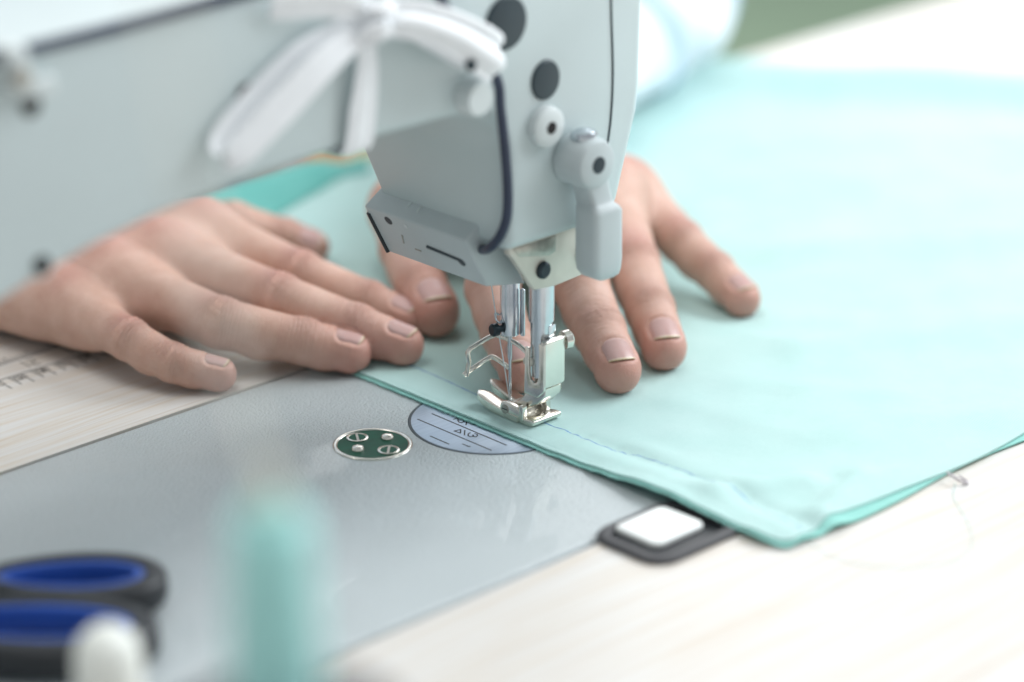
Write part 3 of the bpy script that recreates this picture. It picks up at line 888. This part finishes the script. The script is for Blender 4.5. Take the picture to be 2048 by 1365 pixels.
# a separate flap of deeper teal cloth laid near the table edge
lowp = np.array([(52, 208), (71, 216.5), (105, 225.5), (140, 234.5)], float)
V, F = [], []
nu_, nv_ = 40, 16
for lay in (0, 1):
    for i in range(nu_):
        t = i / (nu_ - 1) * 3
        k = min(2, int(t))
        p = lowp[k] + (lowp[k + 1] - lowp[k]) * (t - k)
        q = np.array([40 + 108 * i / (nu_ - 1), 250.0])
        for j in range(nv_):
            w_ = j / (nv_ - 1)
            r_ = p + (q - p) * w_
            zz = float(cloth_z(np.array(r_[0]), np.array(r_[1]))) + 0.3 + 2.2 * math.sin(math.pi * min(1, w_ * 1.15)) ** 0.5 + (0.7 if lay else 0)
            V.append((r_[0], r_[1], zz))
n_ = nu_ * nv_
ix = np.arange(n_).reshape(nu_, nv_)
Fq = np.stack([ix[:-1, :-1], ix[:-1, 1:], ix[1:, 1:], ix[1:, :-1]], -1).reshape(-1, 4)
rim = np.concatenate([ix[0, :-1], ix[:-1, -1], ix[-1, ::-1][:-1], ix[::-1, 0][:-1]])
FR = np.stack([np.roll(rim, -1), rim, rim + n_, np.roll(rim, -1) + n_], -1)
mesh('teal_flap', V, np.concatenate([Fq, Fq[:, ::-1] + n_, FR]), 'mint_deep', cl_root, True, 50)
# blue tailor's line along the seam
sl = [(-3.9, 90), (-3.9, 55.3), (-4.4, 33.9), (-5.9, 12.2), (-6.5, -7), (-6.6, -27.2), (-6.0, -39.0), (-6.2, -51.6), (-5.0, -62.5), (-3.2, -72.4), (-3.1, -95.8), (-5.1, -109.1), (-8.3, -136.3), (-9.5, -147)]
sp = smooth_path([(x, y, 0) for x, y in sl], 24)
sp[:, 2] = cloth_z(sp[:, 0], sp[:, 1]) + 0.02
V, F = [], []
for i in range(len(sp)):
    wv = 0.22 + 0.06 * math.sin(i * 0.7) + 0.05 * math.sin(i * 1.9)
    if 0.72 < (i / len(sp)) < 0.99 and math.sin(i * 0.33) < 0.1:
        wv = 0.06
    k = len(V)
    V += [sp[i] + np.array([-wv, 0, 0]), sp[i] + np.array([0, 0, 0.05]), sp[i] + np.array([wv, 0, 0])]
    if i:
        F += [(k - 3, k - 2, k + 1, k), (k - 2, k - 1, k + 2, k + 1)]
mesh('seam_line', V, F, 'blue_line', cl_root)
# second faint row of stitches close to the edge
V, F = [], []
for i in range(190):
    y = 70 - i * 1.15
    x = -19.2 - 0.5 * float(hem_lift(np.array(y)))
    z = float(cloth_z(np.array(x), np.array(y)))
    k = len(V)
    V += [(x - 0.11, y, z + 0.01), (x, y, z + 0.07), (x + 0.11, y, z + 0.01), (x - 0.11, y - 0.72, z + 0.01), (x, y - 0.72, z + 0.07), (x + 0.11, y - 0.72, z + 0.01)]
    F += [(k, k + 1, k + 4, k + 3), (k + 1, k + 2, k + 5, k + 4)]
st = mesh('edge_stitching', V, F, 'mint_thread', cl_root)
st['kind'] = 'stuff'
# frayed fibres along the cut edge
V, F = [], []
for i in range(260):
    y = rng.uniform(-148, 72)
    if rng.random() < 0.45:
        y = rng.choice([10.5, 8, 6, -38, 62]) + rng.normal(0, 3.5)
    hl = float(hem_lift(np.array(y)))
    p = np.array([-22.6 - 0.5 * hl, y, 0.75 + hl])
    d = np.array([-rng.uniform(0.2, 1.0), rng.normal(0, 0.9), rng.normal(-0.12, 0.2)])
    L = rng.uniform(0.5, 1.6)
    q1 = p + d * L * 0.5
    q2 = p + d * L + np.array([0, rng.normal(0, 0.3), -0.12])
    k = len(V)
    for q, r in ((p, 0.14), (q1, 0.12), (q2, 0.06)):
        q = np.array([q[0], q[1], max(q[2], 0.12)])
        V += [q + (0, r, 0), q + (0, -r, 0), q + (0, 0, r * 1.4)]
    for a in (0, 3):
        for j in range(3):
            j2 = (j + 1) % 3
            F.append((k + a + j, k + a + j2, k + a + 3 + j2, k + a + 3 + j))
fr_ = mesh('frayed_edge', V, F, 'mint_thread', cl_root)
fr_['kind'] = 'stuff'

lt = tube('loose_thread', [(60, -156, 0.2), (50, -163, 0.1), (38, -178, 0.0), (24, -190, 0.0), (8, -192, 0.0), (-8, -180, 0.0), (-14, -166, 0.0), (-12, -152, 0.3)], 0.09, 'mint_thread', None, False, 8, 6)
tag(lt, 'loose mint thread end curled on the white table by the cloth corner', 'thread')
li = tube('lint_tuft', [(60.5, -152.0, 2.6), (59, -155, 2.9), (60, -158.0, 1.6), (62.5, -158.8, 0.2), (64, -157.6, 0.2), (63.5, -154.6, 1.4)], 0.6, 'lint', None, False, 6, 8, [0.6, 1, 0.8, 1.1, 0.9, 0.5])
tag(li, 'tiny greyish tuft of lint at the right edge of the mint cloth', 'lint')

# ------------------------------------------------------------------ hands
def unit(v):
    v = np.asarray(v, float)
    return v / np.linalg.norm(v)

def dorsal_of(a, roll, hint=(0, 0, 1)):
    n = np.asarray(hint, float)
    n = unit(n - a * (n @ a))
    l = np.cross(a, n)
    c, s = math.cos(roll), math.sin(roll)
    return unit(n * c + l * s)

def make_hand(name, fingers, wrist, elbow, palm_extra, parent, floor_fn, marks, lo, hi, h=0.62):
    fld = Field(lo, hi, h)
    f_roll = {k: f['roll'] for k, f in fingers.items()}
    wr = np.array(wrist, float)
    # metacarpals, heel and ball of the thumb: one smooth palm
    prims = []
    for nm, f in fingers.items():
        if nm == 'thumb':
            continue
        m_ = np.array(f['p'][0], float)
        prims.append((wr + (m_ - wr) * 0.12, m_ + np.array([0, 0, -1.0]), 13.0, f['r'][0]))
    el = np.array(elbow, float)
    prims.append((wr, wr + (el - wr) * 0.35, 19.0, 23.0))
    prims.append((wr + (el - wr) * 0.35, el, 23.0, 30.0))
    order = [k for k in ('index', 'middle', 'ring', 'little') if k in fingers]
    for k1, k2 in zip(order[:-1], order[1:]):        # knuckle row and webs between the fingers
        a0, a1 = (np.array(q, float) for q in fingers[k1]['p'][:2])
        b0, b1 = (np.array(q, float) for q in fingers[k2]['p'][:2])
        prims.append((a0 - (0, 0, 2), b0 - (0, 0, 2), 9.0, 9.0))
        prims.append((a0 + (a1 - a0) * 0.22 - (0, 0, 3.0), b0 + (b1 - b0) * 0.22 - (0, 0, 3.0), 6.5, 6.5))
        prims.append((a0 + (a1 - a0) * 0.38 - (0, 0, 4.5), b0 + (b1 - b0) * 0.38 - (0, 0, 4.5), 3.6, 3.6))
    for p in palm_extra:
        prims.append((np.array(p[0], float), np.array(p[1], float), p[2], p[3]))
    for a, b2, ra, rb in prims:
        l_, h_ = bounds([a, b2], max(ra, rb) + 16)
        sl_, X = fld.sub(l_, h_)
        fld.D[sl_] = smin(fld.D[sl_], cone_sd(X, a, b2, ra, rb), 13.0)
    # extensor tendons
    for nm, f in fingers.items():
        if nm == 'thumb':
            continue
        m_ = np.array(f['p'][0], float)
        a = m_ + np.array([0, 0, f['r'][0] - 3.6])
        b2 = wr + (m_ - wr) * 0.25 + np.array([0, 0, 10.0])
        l_, h_ = bounds([a, b2], 12)
        sl_, X = fld.sub(l_, h_)
        fld.D[sl_] = smin(fld.D[sl_], cone_sd(X, a, b2, 3.4, 2.2), 7.0)
    palm = fld.D.copy()
    info = []
    for nm, f in fingers.items():
        P = [np.array(p, float) for p in f['p']]
        R_ = f['r']
        l_, h_ = bounds(P, max(R_) + 10)
        sl_, X = fld.sub(l_, h_)
        d = None
        for i in range(len(P) - 1):
            q = cone_sd(X, P[i], P[i + 1], R_[i], R_[i + 1])
            d = q if d is None else smin(d, q, 1.6)
        for i in range(1, len(P) - 1):                # knuckle swellings
            t = unit(P[i + 1] - P[i - 1])
            n = dorsal_of(t, f['roll'])
            c = P[i] + n * 0.7
            d = smin(d, np.linalg.norm(X - c.astype(np.float32), axis=-1) - R_[i] * 0.985, 1.6)
        # soft pads under the phalanges
        for i in range(len(P) - 1):
            t = unit(P[i + 1] - P[i])
            n = dorsal_of(t, f['roll'])
            c = (P[i] + P[i + 1]) / 2 - n * (R_[i] * 0.26)
            d = smin(d, np.linalg.norm(X - c.astype(np.float32), axis=-1) - (R_[i] + R_[i + 1]) / 2 * 0.86, 3.5)
        a = unit(P[-1] - P[-2])
        n = dorsal_of(a, f['roll'])
        lat = np.cross(a, n)
        rt = R_[-1]
        # finger end: pad bulges out in front of and under the nail
        c = P[-1] + a * 1.8 - n * rt * 0.20
        d = smin(d, np.linalg.norm(X - c.astype(np.float32), axis=-1) - rt * 0.95, 2.5)
        # nail bed carries the plate out towards the end of the finger
        d = smin(d, cone_sd(X, P[-1] + n * rt * 0.16, P[-1] + a * rt * 0.42 + n * rt * 0.10, rt * 0.82, rt * 0.70), 2.0)
        # flatten the back of the finger end a little for the nail bed
        Xl = X - P[-1].astype(np.float32)
        s = Xl @ a.astype(np.float32)
        u = Xl @ lat.astype(np.float32)
        w = Xl @ n.astype(np.float32)
        phi = np.arctan2(u, w)
        nl0, nl1 = -rt * 0.78, rt * 0.70
        hw = 0.86
        cs = (s - (nl0 + nl1) / 2) / ((nl1 - nl0) / 2)
        cp = phi / hw
        rad = (np.abs(cs) ** 3.2 + np.abs(cp) ** 3.2) ** (1 / 3.2)
        near = np.exp(-((np.sqrt(u * u + w * w) - rt) / 3.5) ** 2) * (w > 0)
        inside = 1 / (1 + np.exp((rad - 0.97) * 22))
        ring = np.exp(-((rad - 1.14) / 0.13) ** 2) * np.where(cs > 0.6, np.clip((1.15 - cs) / 0.55, 0, 1), 1.0)
        d = d + (0.80 * inside - 0.22 * ring) * near
        # creases over the joints
        for i, amp in ((1, 0.30), (2, 0.22)):
            if len(P) == 3 and i == 2:
                continue
            t = unit(P[i + 1] - P[i - 1])
            nn = dorsal_of(t, f['roll'])
            Xk = X - P[i].astype(np.float32)
            sk = Xk @ t.astype(np.float32)
            wk = Xk @ nn.astype(np.float32)
            uk = Xk @ np.cross(t, nn).astype(np.float32)
            dm = np.clip(wk / R_[i], 0, 1)
            sk2 = sk + 0.35 * np.sin(uk * 0.9 + i) + 0.012 * uk * uk
            d = d + amp * dm * np.exp(-(sk / (R_[i] * 0.55)) ** 2) * np.cos(sk2 * 2 * math.pi / (2.1 if i == 1 else 1.7))
        k = 6.5 if nm != 'thumb' else 11.0
        comb = smin(palm[sl_], d, k)
        fld.D[sl_] = np.where(comb < fld.D[sl_], smin(fld.D[sl_], comb, 0.9), smin(fld.D[sl_], comb, 0.9))
        info.append((nm, P, R_, a, n, lat, rt, nl0, nl1, hw))
    # pressed flat where it rests
    sl_, X = fld.sub(fld.lo, hi)
    fz = floor_fn(X[..., 0], X[..., 1])
    g = fz - X[..., 2]
    fld.D = -smin(-fld.D, -g, 1.6)
    V, F = surface_nets(fld.D, fld.lo, h)
    # two light smoothing passes keep the skin free of grid steps
    for _ in range(2):
        src = np.concatenate([F[:, j] for j in range(4) for _ in (0, 1)])
        dst = np.concatenate([F[:, (j + q) % 4] for j in range(4) for q in (1, 3)])
        cnt = np.bincount(src, minlength=len(V))
        acc = np.stack([np.bincount(src, V[dst, q], len(V)) for q in range(3)], 1)
        V = V + 0.35 * (acc / cnt[:, None] - V)
    o = mesh(name, V, F, 'skin', parent, True, None)
    redv = np.zeros(len(V))
    for nm, P, R_, a, n, lat, rt, nl0, nl1, hw in info:
        def blob(c, r, k):
            return k * np.exp(-(np.linalg.norm(V - c, axis=1) / r) ** 2)
        redv += blob(P[-1] + a * 3 - n * 2, rt * 1.45, 1.0)
        redv += blob(P[-2] + dorsal_of(a, 0) * 6, R_[-2] * 0.9, 0.38)
        if nm != 'thumb':
            redv += blob(P[1] + np.array([0, 0, R_[1]]), R_[1] * 0.9, 0.60)
            redv += blob(P[0] + np.array([0, 0, R_[0]]), R_[0] * 0.9, 0.62)
    redv = np.clip(redv, 0, 0.9)
    at = o.data.attributes.new('red', 'FLOAT', 'POINT')
    at.data.foreach_set('value', redv.astype(np.float32))
    # coordinates along and across each finger, for the fine transverse creases of the skin
    best = np.full(len(V), 1e9)
    cuv = np.zeros((len(V), 3))
    cwt = np.full(len(V), 0.12)
    for fi, (nm, P, R_, a, n, lat, rt, nl0, nl1, hw) in enumerate(info):
        s0 = 0.0
        for i in range(len(P) - 1):
            ab = P[i + 1] - P[i]
            L = np.linalg.norm(ab)
            tt = np.clip((V - P[i]) @ ab / (L * L), 0, 1)
            q = V - P[i] - tt[:, None] * ab
            dd = np.linalg.norm(q, axis=1)
            t_ = ab / L
            n_ = dorsal_of(t_, f_roll.get(nm, 0))
            m_ = dd < best
            best = np.where(m_, dd, best)
            ss = s0 + tt * L
            uu_ = q @ np.cross(t_, n_)
            up_ = np.clip((q @ n_) / R_[i], 0, 1)
            cuv[m_] = np.stack([ss * 1.15, uu_ * 0.16, np.full(len(V), fi * 7.3)], 1)[m_]
            js = [s0, s0 + L]
            w_ = 0.22 + 0.78 * np.maximum(np.exp(-((ss - js[0]) / 8.0) ** 2) * (i > 0), np.exp(-((ss - js[1]) / 8.0) ** 2) * (i < len(P) - 2))
            cwt[m_] = (w_ * (0.25 + 0.75 * up_))[m_]
            s0 += L
    at = o.data.attributes.new('crease_uv', 'FLOAT_VECTOR', 'POINT')
    at.data.foreach_set('vector', cuv.astype(np.float32).ravel())
    at = o.data.attributes.new('crease', 'FLOAT', 'POINT')
    at.data.foreach_set('value', cwt.astype(np.float32))
    mk = np.zeros(len(V))
    for c, r, k in marks:
        mk += k * np.exp(-(np.linalg.norm(V - np.array(c), axis=1) / r) ** 2)
    at = o.data.attributes.new('mark', 'FLOAT', 'POINT')
    at.data.foreach_set('value', np.clip(mk, 0, 0.9).astype(np.float32))
    # nails
    for nm, P, R_, a, n, lat, rt, nl0, nl1, hw in info:
        nu, ns_ = 19, 19
        Vn, En = [], []
        T = P[-1]
        Ld = np.linalg.norm(P[-1] - P[-2])
        for layer in (0, 1):
            for i in range(ns_):
                cs = -1 + 2 * i / (ns_ - 1)
                for j in range(nu):
                    cp = -1 + 2 * j / (nu - 1)
                    # squircle outline
                    m1 = max(abs(cs), abs(cp), 1e-6)
                    kk = m1 / max(1e-6, (abs(cs) ** 3.4 + abs(cp) ** 3.4) ** (1 / 3.4))
                    cs2, cp2 = cs * kk, cp * kk * 0.97
                    if cs > 0:
                        cs2 = cs * (1 - 0.30 * cp * cp)
                        cp2 = cp * 0.97 * (1 - 0.06 * cs)
                    s = (nl0 + nl1) / 2 + cs2 * (nl1 - nl0) / 2
                    rr = rt + max(0.0, -s) / Ld * (R_[-2] - rt) - 0.16 - 0.020 * max(0.0, s) ** 2 - (0.32 if layer else 0) - 0.85 * max(0, (abs(cp) - 0.72) / 0.28) ** 2 * (1 if cs < 0.5 else 0.7) - 0.9 * max(0, (-cs - 0.72) / 0.28) ** 2
                    ph = cp2 * hw
                    Vn.append(T + a * s + (n * math.cos(ph) + lat * math.sin(ph)) * rr)
                    En.append((cs + 1) / 2)
        Vn = np.array(Vn)
        idx = np.arange(nu * ns_).reshape(ns_, nu)
        Fq = np.stack([idx[:-1, :-1], idx[:-1, 1:], idx[1:, 1:], idx[1:, :-1]], -1).reshape(-1, 4)
        rim = np.concatenate([idx[0, :-1], idx[:-1, -1], idx[-1, ::-1][:-1], idx[::-1, 0][:-1]])
        FR = np.stack([np.roll(rim, -1), rim, rim + nu * ns_, np.roll(rim, -1) + nu * ns_], -1)
        no = mesh('nail', Vn, np.concatenate([Fq[:, ::-1], Fq + nu * ns_, FR]), 'nail', o, True, 60)
        at = no.data.attributes.new('edge', 'FLOAT', 'POINT')
        at.data.foreach_set('value', np.array(En, np.float32))
    return o

def floor_z(x, y):
    return np.where(x > -23, 2.05, TZ + 0.15).astype(np.float32)

person = empty('person', (170, 480, -740), 'person in striped shirt guiding the mint cloth with both hands', 'person')

right_fingers = {
    'little': dict(p=[(-82.1, 154.5, 18.0), (-84.2, 115.2, 15.6), (-78.8, 96.6, 10.2), (-68.4, 84.9, 7.0)], r=[10.0, 7.9, 7.1, 6.3], roll=0.0),
    'ring': dict(p=[(-63.0, 156.1, 24.5), (-54.3, 98.9, 18.6), (-33.7, 76.1, 12.0), (-22.1, 64.1, 8.6)], r=[11.2, 9.6, 8.7, 7.5], roll=0.0),
    'middle': dict(p=[(-40.6, 152.7, 28.5), (-27.4, 97.7, 21.6), (-12.5, 70.1, 13.5), (-4.5, 54.4, 9.8)], r=[11.6, 9.8, 8.8, 7.6], roll=0.0),
    'index': dict(p=[(-11.0, 163.9, 27.5), (-2.9, 113.6, 20.6), (9.0, 88.0, 13.0), (14.6, 73.6, 9.6)], r=[11.6, 9.4, 8.4, 7.3], roll=0.0),
    'thumb': dict(p=[(-6, 204, 20), (19.5, 181.8, 18.2), (34, 167.0, 12.6), (41.0, 160.6, 9.8)], r=[11.5, 9.9, 8.4, 7.2], roll=0.5),
}
rh = make_hand('hand', right_fingers, (-88, 240, 30), (-175, 470, 70),
               [((-100, 215, 16), (-88, 170, 15), 15, 11), ((-60, 215, 18), (-40, 170, 18), 15, 11), ((-70, 235, 24), (-8, 203, 22), 14, 12.5), ((-30, 200, 22), (-12, 170, 24), 10, 9)],
               person, floor_z, [((-56.5, 97.5, 24.5), 3.6, 0.75), ((-59, 96, 22.5), 4.5, 0.25)], (-165, 40, -2.5), (58, 292, 58))
rh['label'] = "person's right hand with a brown mark on one finger"

left_fingers = {
    'thumb': dict(p=[(66.0, 131.0, 27.0), (45.5, 106.0, 21.0), (30.2, 80.8, 16.2), (24.0, 66.5, 13.0)], r=[12.0, 10.6, 10.2, 9.4], roll=0.0),
    'index': dict(p=[(68.2, 74.4, 38.0), (31.9, 42.3, 25.0), (18.2, 20.9, 16.5), (8.8, 3.9, 11.0)], r=[12.2, 10.3, 9.3, 8.0], roll=0.0),
    'middle': dict(p=[(89.4, 62.5, 40.0), (54.8, 18.6, 27.0), (43.5, -2.6, 17.0), (34.2, -20.8, 11.2)], r=[12.6, 10.8, 9.8, 8.5], roll=0.0),
    'ring': dict(p=[(119.9, 67.3, 38.0), (89.2, 23.6, 25.0), (73.9, 0.1, 16.5), (62.8, -17.4, 11.0)], r=[12.2, 10.3, 9.4, 8.3], roll=0.0),
    'little': dict(p=[(141.0, 76.4, 31.0), (132.0, 37.4, 20.0), (129.0, 16.8, 13.6), (124.5, -1.0, 9.8)], r=[11.0, 8.9, 8.0, 7.1], roll=0.0),
}
lh = make_hand('hand', left_fingers, (132, 160, 40), (330, 262, 52),
               [((128, 140, 24), (138, 90, 24), 15, 12), ((105, 140, 26), (90, 90, 28), 15, 11), ((118, 150, 32), (68, 131, 27), 14, 12.5), ((84, 116, 28), (74, 84, 30), 11, 10)],
               person, floor_z, [], (-2, -36, 0.5), (212, 214, 70))
lh['label'] = "person's left hand pressing the cloth behind the presser foot"
# point the nails of the left thumb towards the viewer is set by 'roll'

# shirt with sleeves, and trousers, seen only at the upper edge of the picture
fld = Field((-420, 130, -300), (560, 780, 560), 7.0)
for a, b2, ra, rb in [((300, 262, 80), (330, 350, 190), 60, 75), ((190, 190, 38), (325, 250, 42), 34, 43), ((345, 268, 52), (385, 470, 330), 50, 66), ((385, 470, 330), (160, 520, 380), 80, 105), ((160, 520, 380), (160, 540, -90), 135, 150),
                      ((-102, 272, 36), (-175, 470, 75), 33, 46), ((-175, 470, 75), (-60, 500, 330), 52, 66), ((-60, 500, 330), (160, 520, 380), 80, 105)]:
    l_, h_ = bounds([a, b2], max(ra, rb) + 40)
    sl_, X = fld.sub(l_, h_)
    d = cone_sd(X, a, b2, ra, rb)
    d = d + 2.2 * np.sin(X[..., 0] * 0.11 + X[..., 2] * 0.16) * np.sin(X[..., 1] * 0.10)
    fld.D[sl_] = smin(fld.D[sl_], d, 30)
V, F = surface_nets(fld.D, fld.lo, 7.0)
mesh('shirt', V, F, 'shirt', person, True, None)
fld = Field((-150, 240, -330), (560, 780, -40), 8.0)
for a, b2, ra, rb in [((70, 560, -170), (20, 330, -150), 95, 75), ((250, 560, -170), (330, 330, -150), 95, 75), ((70, 600, -150), (250, 600, -150), 110, 110)]:
    l_, h_ = bounds([a, b2], max(ra, rb) + 40)
    sl_, X = fld.sub(l_, h_)
    fld.D[sl_] = smin(fld.D[sl_], cone_sd(X, a, b2, ra, rb), 40)
V, F = surface_nets(fld.D, fld.lo, 8.0)
mesh('trousers', V, F, 'denim', person, True, None)

# ------------------------------------------------------------------ cotton strip tied round the arm
rb = empty('cloth_strip', (-92, -34, 127), 'white cotton strip tied in a bow round the machine arm', 'ribbon')
def band(name, pts, w, t, ref, sc=None):
    return sweep(name, pts, [(w / 2 * math.cos(a), t / 2 * math.sin(a) * + 0.16 * t * math.sin(math.cos(a) * 2.4 + w)) for a in np.linspace(0, 2 * math.pi, 32, endpoint=False)], 'ribbon', rb, False, 8, ref, 60, sc)
band('wrap', [(-100, 20, 125.2), (-100, -10, 124.8), (-99.6, -26, 124.6), (-99, -32.6, 126.6), (-97.4, -34, 140), (-96.4, -35.0, 152), (-97, -35.6, 162), (-97.5, -35, 172), (-97, -33.4, 180), (-97, -28, 185), (-97, 10, 185.4)], 11.5, 3.0, (1, 0, 0), [1, 1, 1, 1.05, 1.0, 0.8, 0.6, 0.6, 0.9, 1, 1])
band('bow_loop', [(-98, -38, 166.5), (-108, -40.5, 165), (-120, -41.5, 160), (-133, -41, 151.5), (-144, -40, 144), (-152, -39, 138.5), (-156, -37, 138.5), (-153, -35, 143), (-140, -34.4, 152), (-122, -34.4, 163), (-102, -35, 169)], 9.6, 2.6, (0.62, -0.35, -0.7), [0.55, 0.85, 1, 1.08, 1.08, 1.0, 1.0, 1, 1, 0.8, 0.5])
band('loose_end', [(-98, -38, 170), (-106, -38.5, 175), (-117, -37.5, 178), (-127, -36, 179), (-134, -34.6, 179.5)], 10, 3.4, (0.2, -0.3, 1), [0.6, 0.9, 1, 1.0, 0.9])
lb = band('bow_loop', [(-97, -39, 168), (-88, -42, 168.5), (-78, -44, 165.5), (-66, -45, 159.5), (-56, -44.6, 153), (-49, -43, 148.5), (-46, -40, 147), (-48, -37, 148), (-58, -35.6, 153), (-70, -35, 160), (-86, -35, 168)], 14.5, 6.5, (0.42, 0.1, 0.9), [0.6, 0.85, 0.9, 1.0, 1.15, 1.15, 1.0, 1.0, 0.9, 0.8, 0.5])
lathe('loop_shade', [(0.3, -1), (1.9, -0.6), (2.0, 0.2), (1.4, 0.5)], (-63.0, -47.2, 149.6), (-0.25, -0.9, 0.2), 'rubber', lb, 16)  # solid dark plug stands in for the shade inside the loop
band('knot', [(-103, -37, 164), (-100, -40.5, 167), (-96.5, -41.5, 170.5), (-93, -39.5, 174)], 12, 8.0, (0.6, 0, 0.8), [0.75, 1, 1, 0.75])

# ------------------------------------------------------------------ scissors on the bed
sx = empty('scissors', (-235, -30, 0), 'black handled scissors with blue inner grips lying on the machine bed', 'scissors')
ax = np.array([Rv.x, Rv.y, 0]); ay = np.array([Fh.x, Fh.y, 0])
def loc2(p, q, z):
    return np.array([-214.0, -44.0, 0]) + ax * p + ay * q + np.array([0, 0, z])
def loop_path(cx, cy, rx, ry, z, rot, egg, n=40):
    pts = []
    for i in range(n):
        a = 2 * math.pi * i / n
        x, y = rx * math.cos(a), ry * math.sin(a) * (1 + egg * math.cos(a))
        pts.append(loc2(cx + x * math.cos(rot) - y * math.sin(rot), cy + x * math.sin(rot) + y * math.cos(rot), z))
    return pts
SQ = [(5.2 * math.copysign(abs(math.cos(a)) ** 0.6, math.cos(a)), 4.2 * math.copysign(abs(math.sin(a)) ** 0.6, math.sin(a))) for a in np.linspace(0, 2 * math.pi, 20, endpoint=False)]
SI = [(4.6 * math.copysign(abs(math.cos(a)) ** 0.6, math.cos(a)), 1.7 * math.copysign(abs(math.sin(a)) ** 0.6, math.sin(a))) for a in np.linspace(0, 2 * math.pi, 16, endpoint=False)]
h1 = sweep('handle', loop_path(-13, 17.0, 26, 12.6, 7.0, 0.06, 0.18), SQ, 'black', sx, True, 1, (0, 0, 1))
sweep('inner_grip', loop_path(-13, 17.0, 21.8, 8.4, 7.4, 0.06, 0.18), SI, 'blue_grip', h1, True, 1, (0, 0, 1))
h2 = sweep('handle', loop_path(-21, -14.5, 35, 15.0, 6.6, -0.05, 0.14), [(a * 1.05, b2 * 1.1) for a, b2 in SQ], 'black', sx, True, 1, (0, 0, 1))
sweep('inner_grip', loop_path(-21, -14.5, 30.4, 10.4, 7.2, -0.05, 0.14), SI, 'blue_grip', h2, True, 1, (0, 0, 1))
sweep('shank', [loc2(-36, 15, 7), loc2(-50, 9, 7), loc2(-64, 2, 6.5), loc2(-80, -2, 6)], SQ, 'black', h1, False, 6, (0, 0, 1))
sweep('shank', [loc2(-53, -11, 6.5), loc2(-62, -6, 6.5), loc2(-70, 0, 6), loc2(-82, 3, 5)], SQ, 'black', h2, False, 6, (0, 0, 1))
for dq, zz in ((2.5, 6.2), (-2.5, 4.2)):
    pl = [(-78, 6 + dq), (-78, -6 + dq), (-100, -7 + dq), (-190, dq * 0.3), (-100, 5 + dq)]
    W = [loc2(p, q, zz) for p, q in pl] + [loc2(p, q, zz + 1.8) for p, q in pl]
    n = len(pl)
    mesh('blade', W, [tuple(range(n)), tuple(range(n, 2 * n))[::-1]] + [((i + 1) % n, i, i + n, (i + 1) % n + n) for i in range(n)], 'steel', sx, False)

# ------------------------------------------------------------------ thread stand in the foreground
st = empty('thread_stand', (-340, -270, 0), 'blurred dark thread stand under the teal spool, with a thin pale rod', 'thread stand')
SPX, SPY = -332.5, -272.5
ROD1, ROD2 = (-364.4, -297.2, 216.6), (-392.1, -323.8, 282.9)
tr_ = prism('tray', [(SPX + 25 * math.cos(a), SPY - 4 + 25 * math.sin(a)) for a in np.linspace(0, 2 * math.pi, 40, endpoint=False)], 106.0, 109.0, 'z', 'stand', st, 1.0)
lathe('column', [(26, 0), (26, 4), (6, 6), (6, 106.5)], (SPX - 4, SPY - 6, TZ), (0, 0, 1), 'stand', st)
lathe('spool_pin', [(3.4, 0), (3.4, 6), (3.2, 12), (2.4, 52), (1.6, 56)], (SPX, SPY, 109), (0, 0, 1), 'tan', st)
tube('guide_rod', [(SPX, SPY, 160), ROD1, ROD2, (ROD2[0] * 2 - ROD1[0], ROD2[1] * 2 - ROD1[1], ROD2[2] * 2 - ROD1[2])], 0.95, 'white_pin', st, False, 6, 10)
post = lathe('bobbin_post', [(12, 0), (12, 2), (9.3, 3), (9.3, 40), (9.0, 44), (7.6, 48), (5.0, 50.6), (2.4, 51.6), (0.5, 51.8)], (-269.5, -123.0, TZ), (0, 0, 1), 'white_pin', None)
tag(post, 'blurred white post with a rounded top in front of the scissors', 'post')
spool = empty('thread_spool', (SPX, SPY, 109.1), 'blurred teal thread spool standing upright in the foreground', 'thread spool')
lathe('thread_winding', [(9.2, 0), (10.0, 1), (9.8, 12), (9.0, 38), (8.5, 44), (7.0, 45.5)], (SPX, SPY, 109.4), (0, 0, 1), 'spool_thread', spool)
lathe('spool_tube', [(4.8, 0), (4.8, 48.5), (4.4, 49)], (SPX, SPY, 109.2), (0, 0, 1), 'mint_thread', spool)
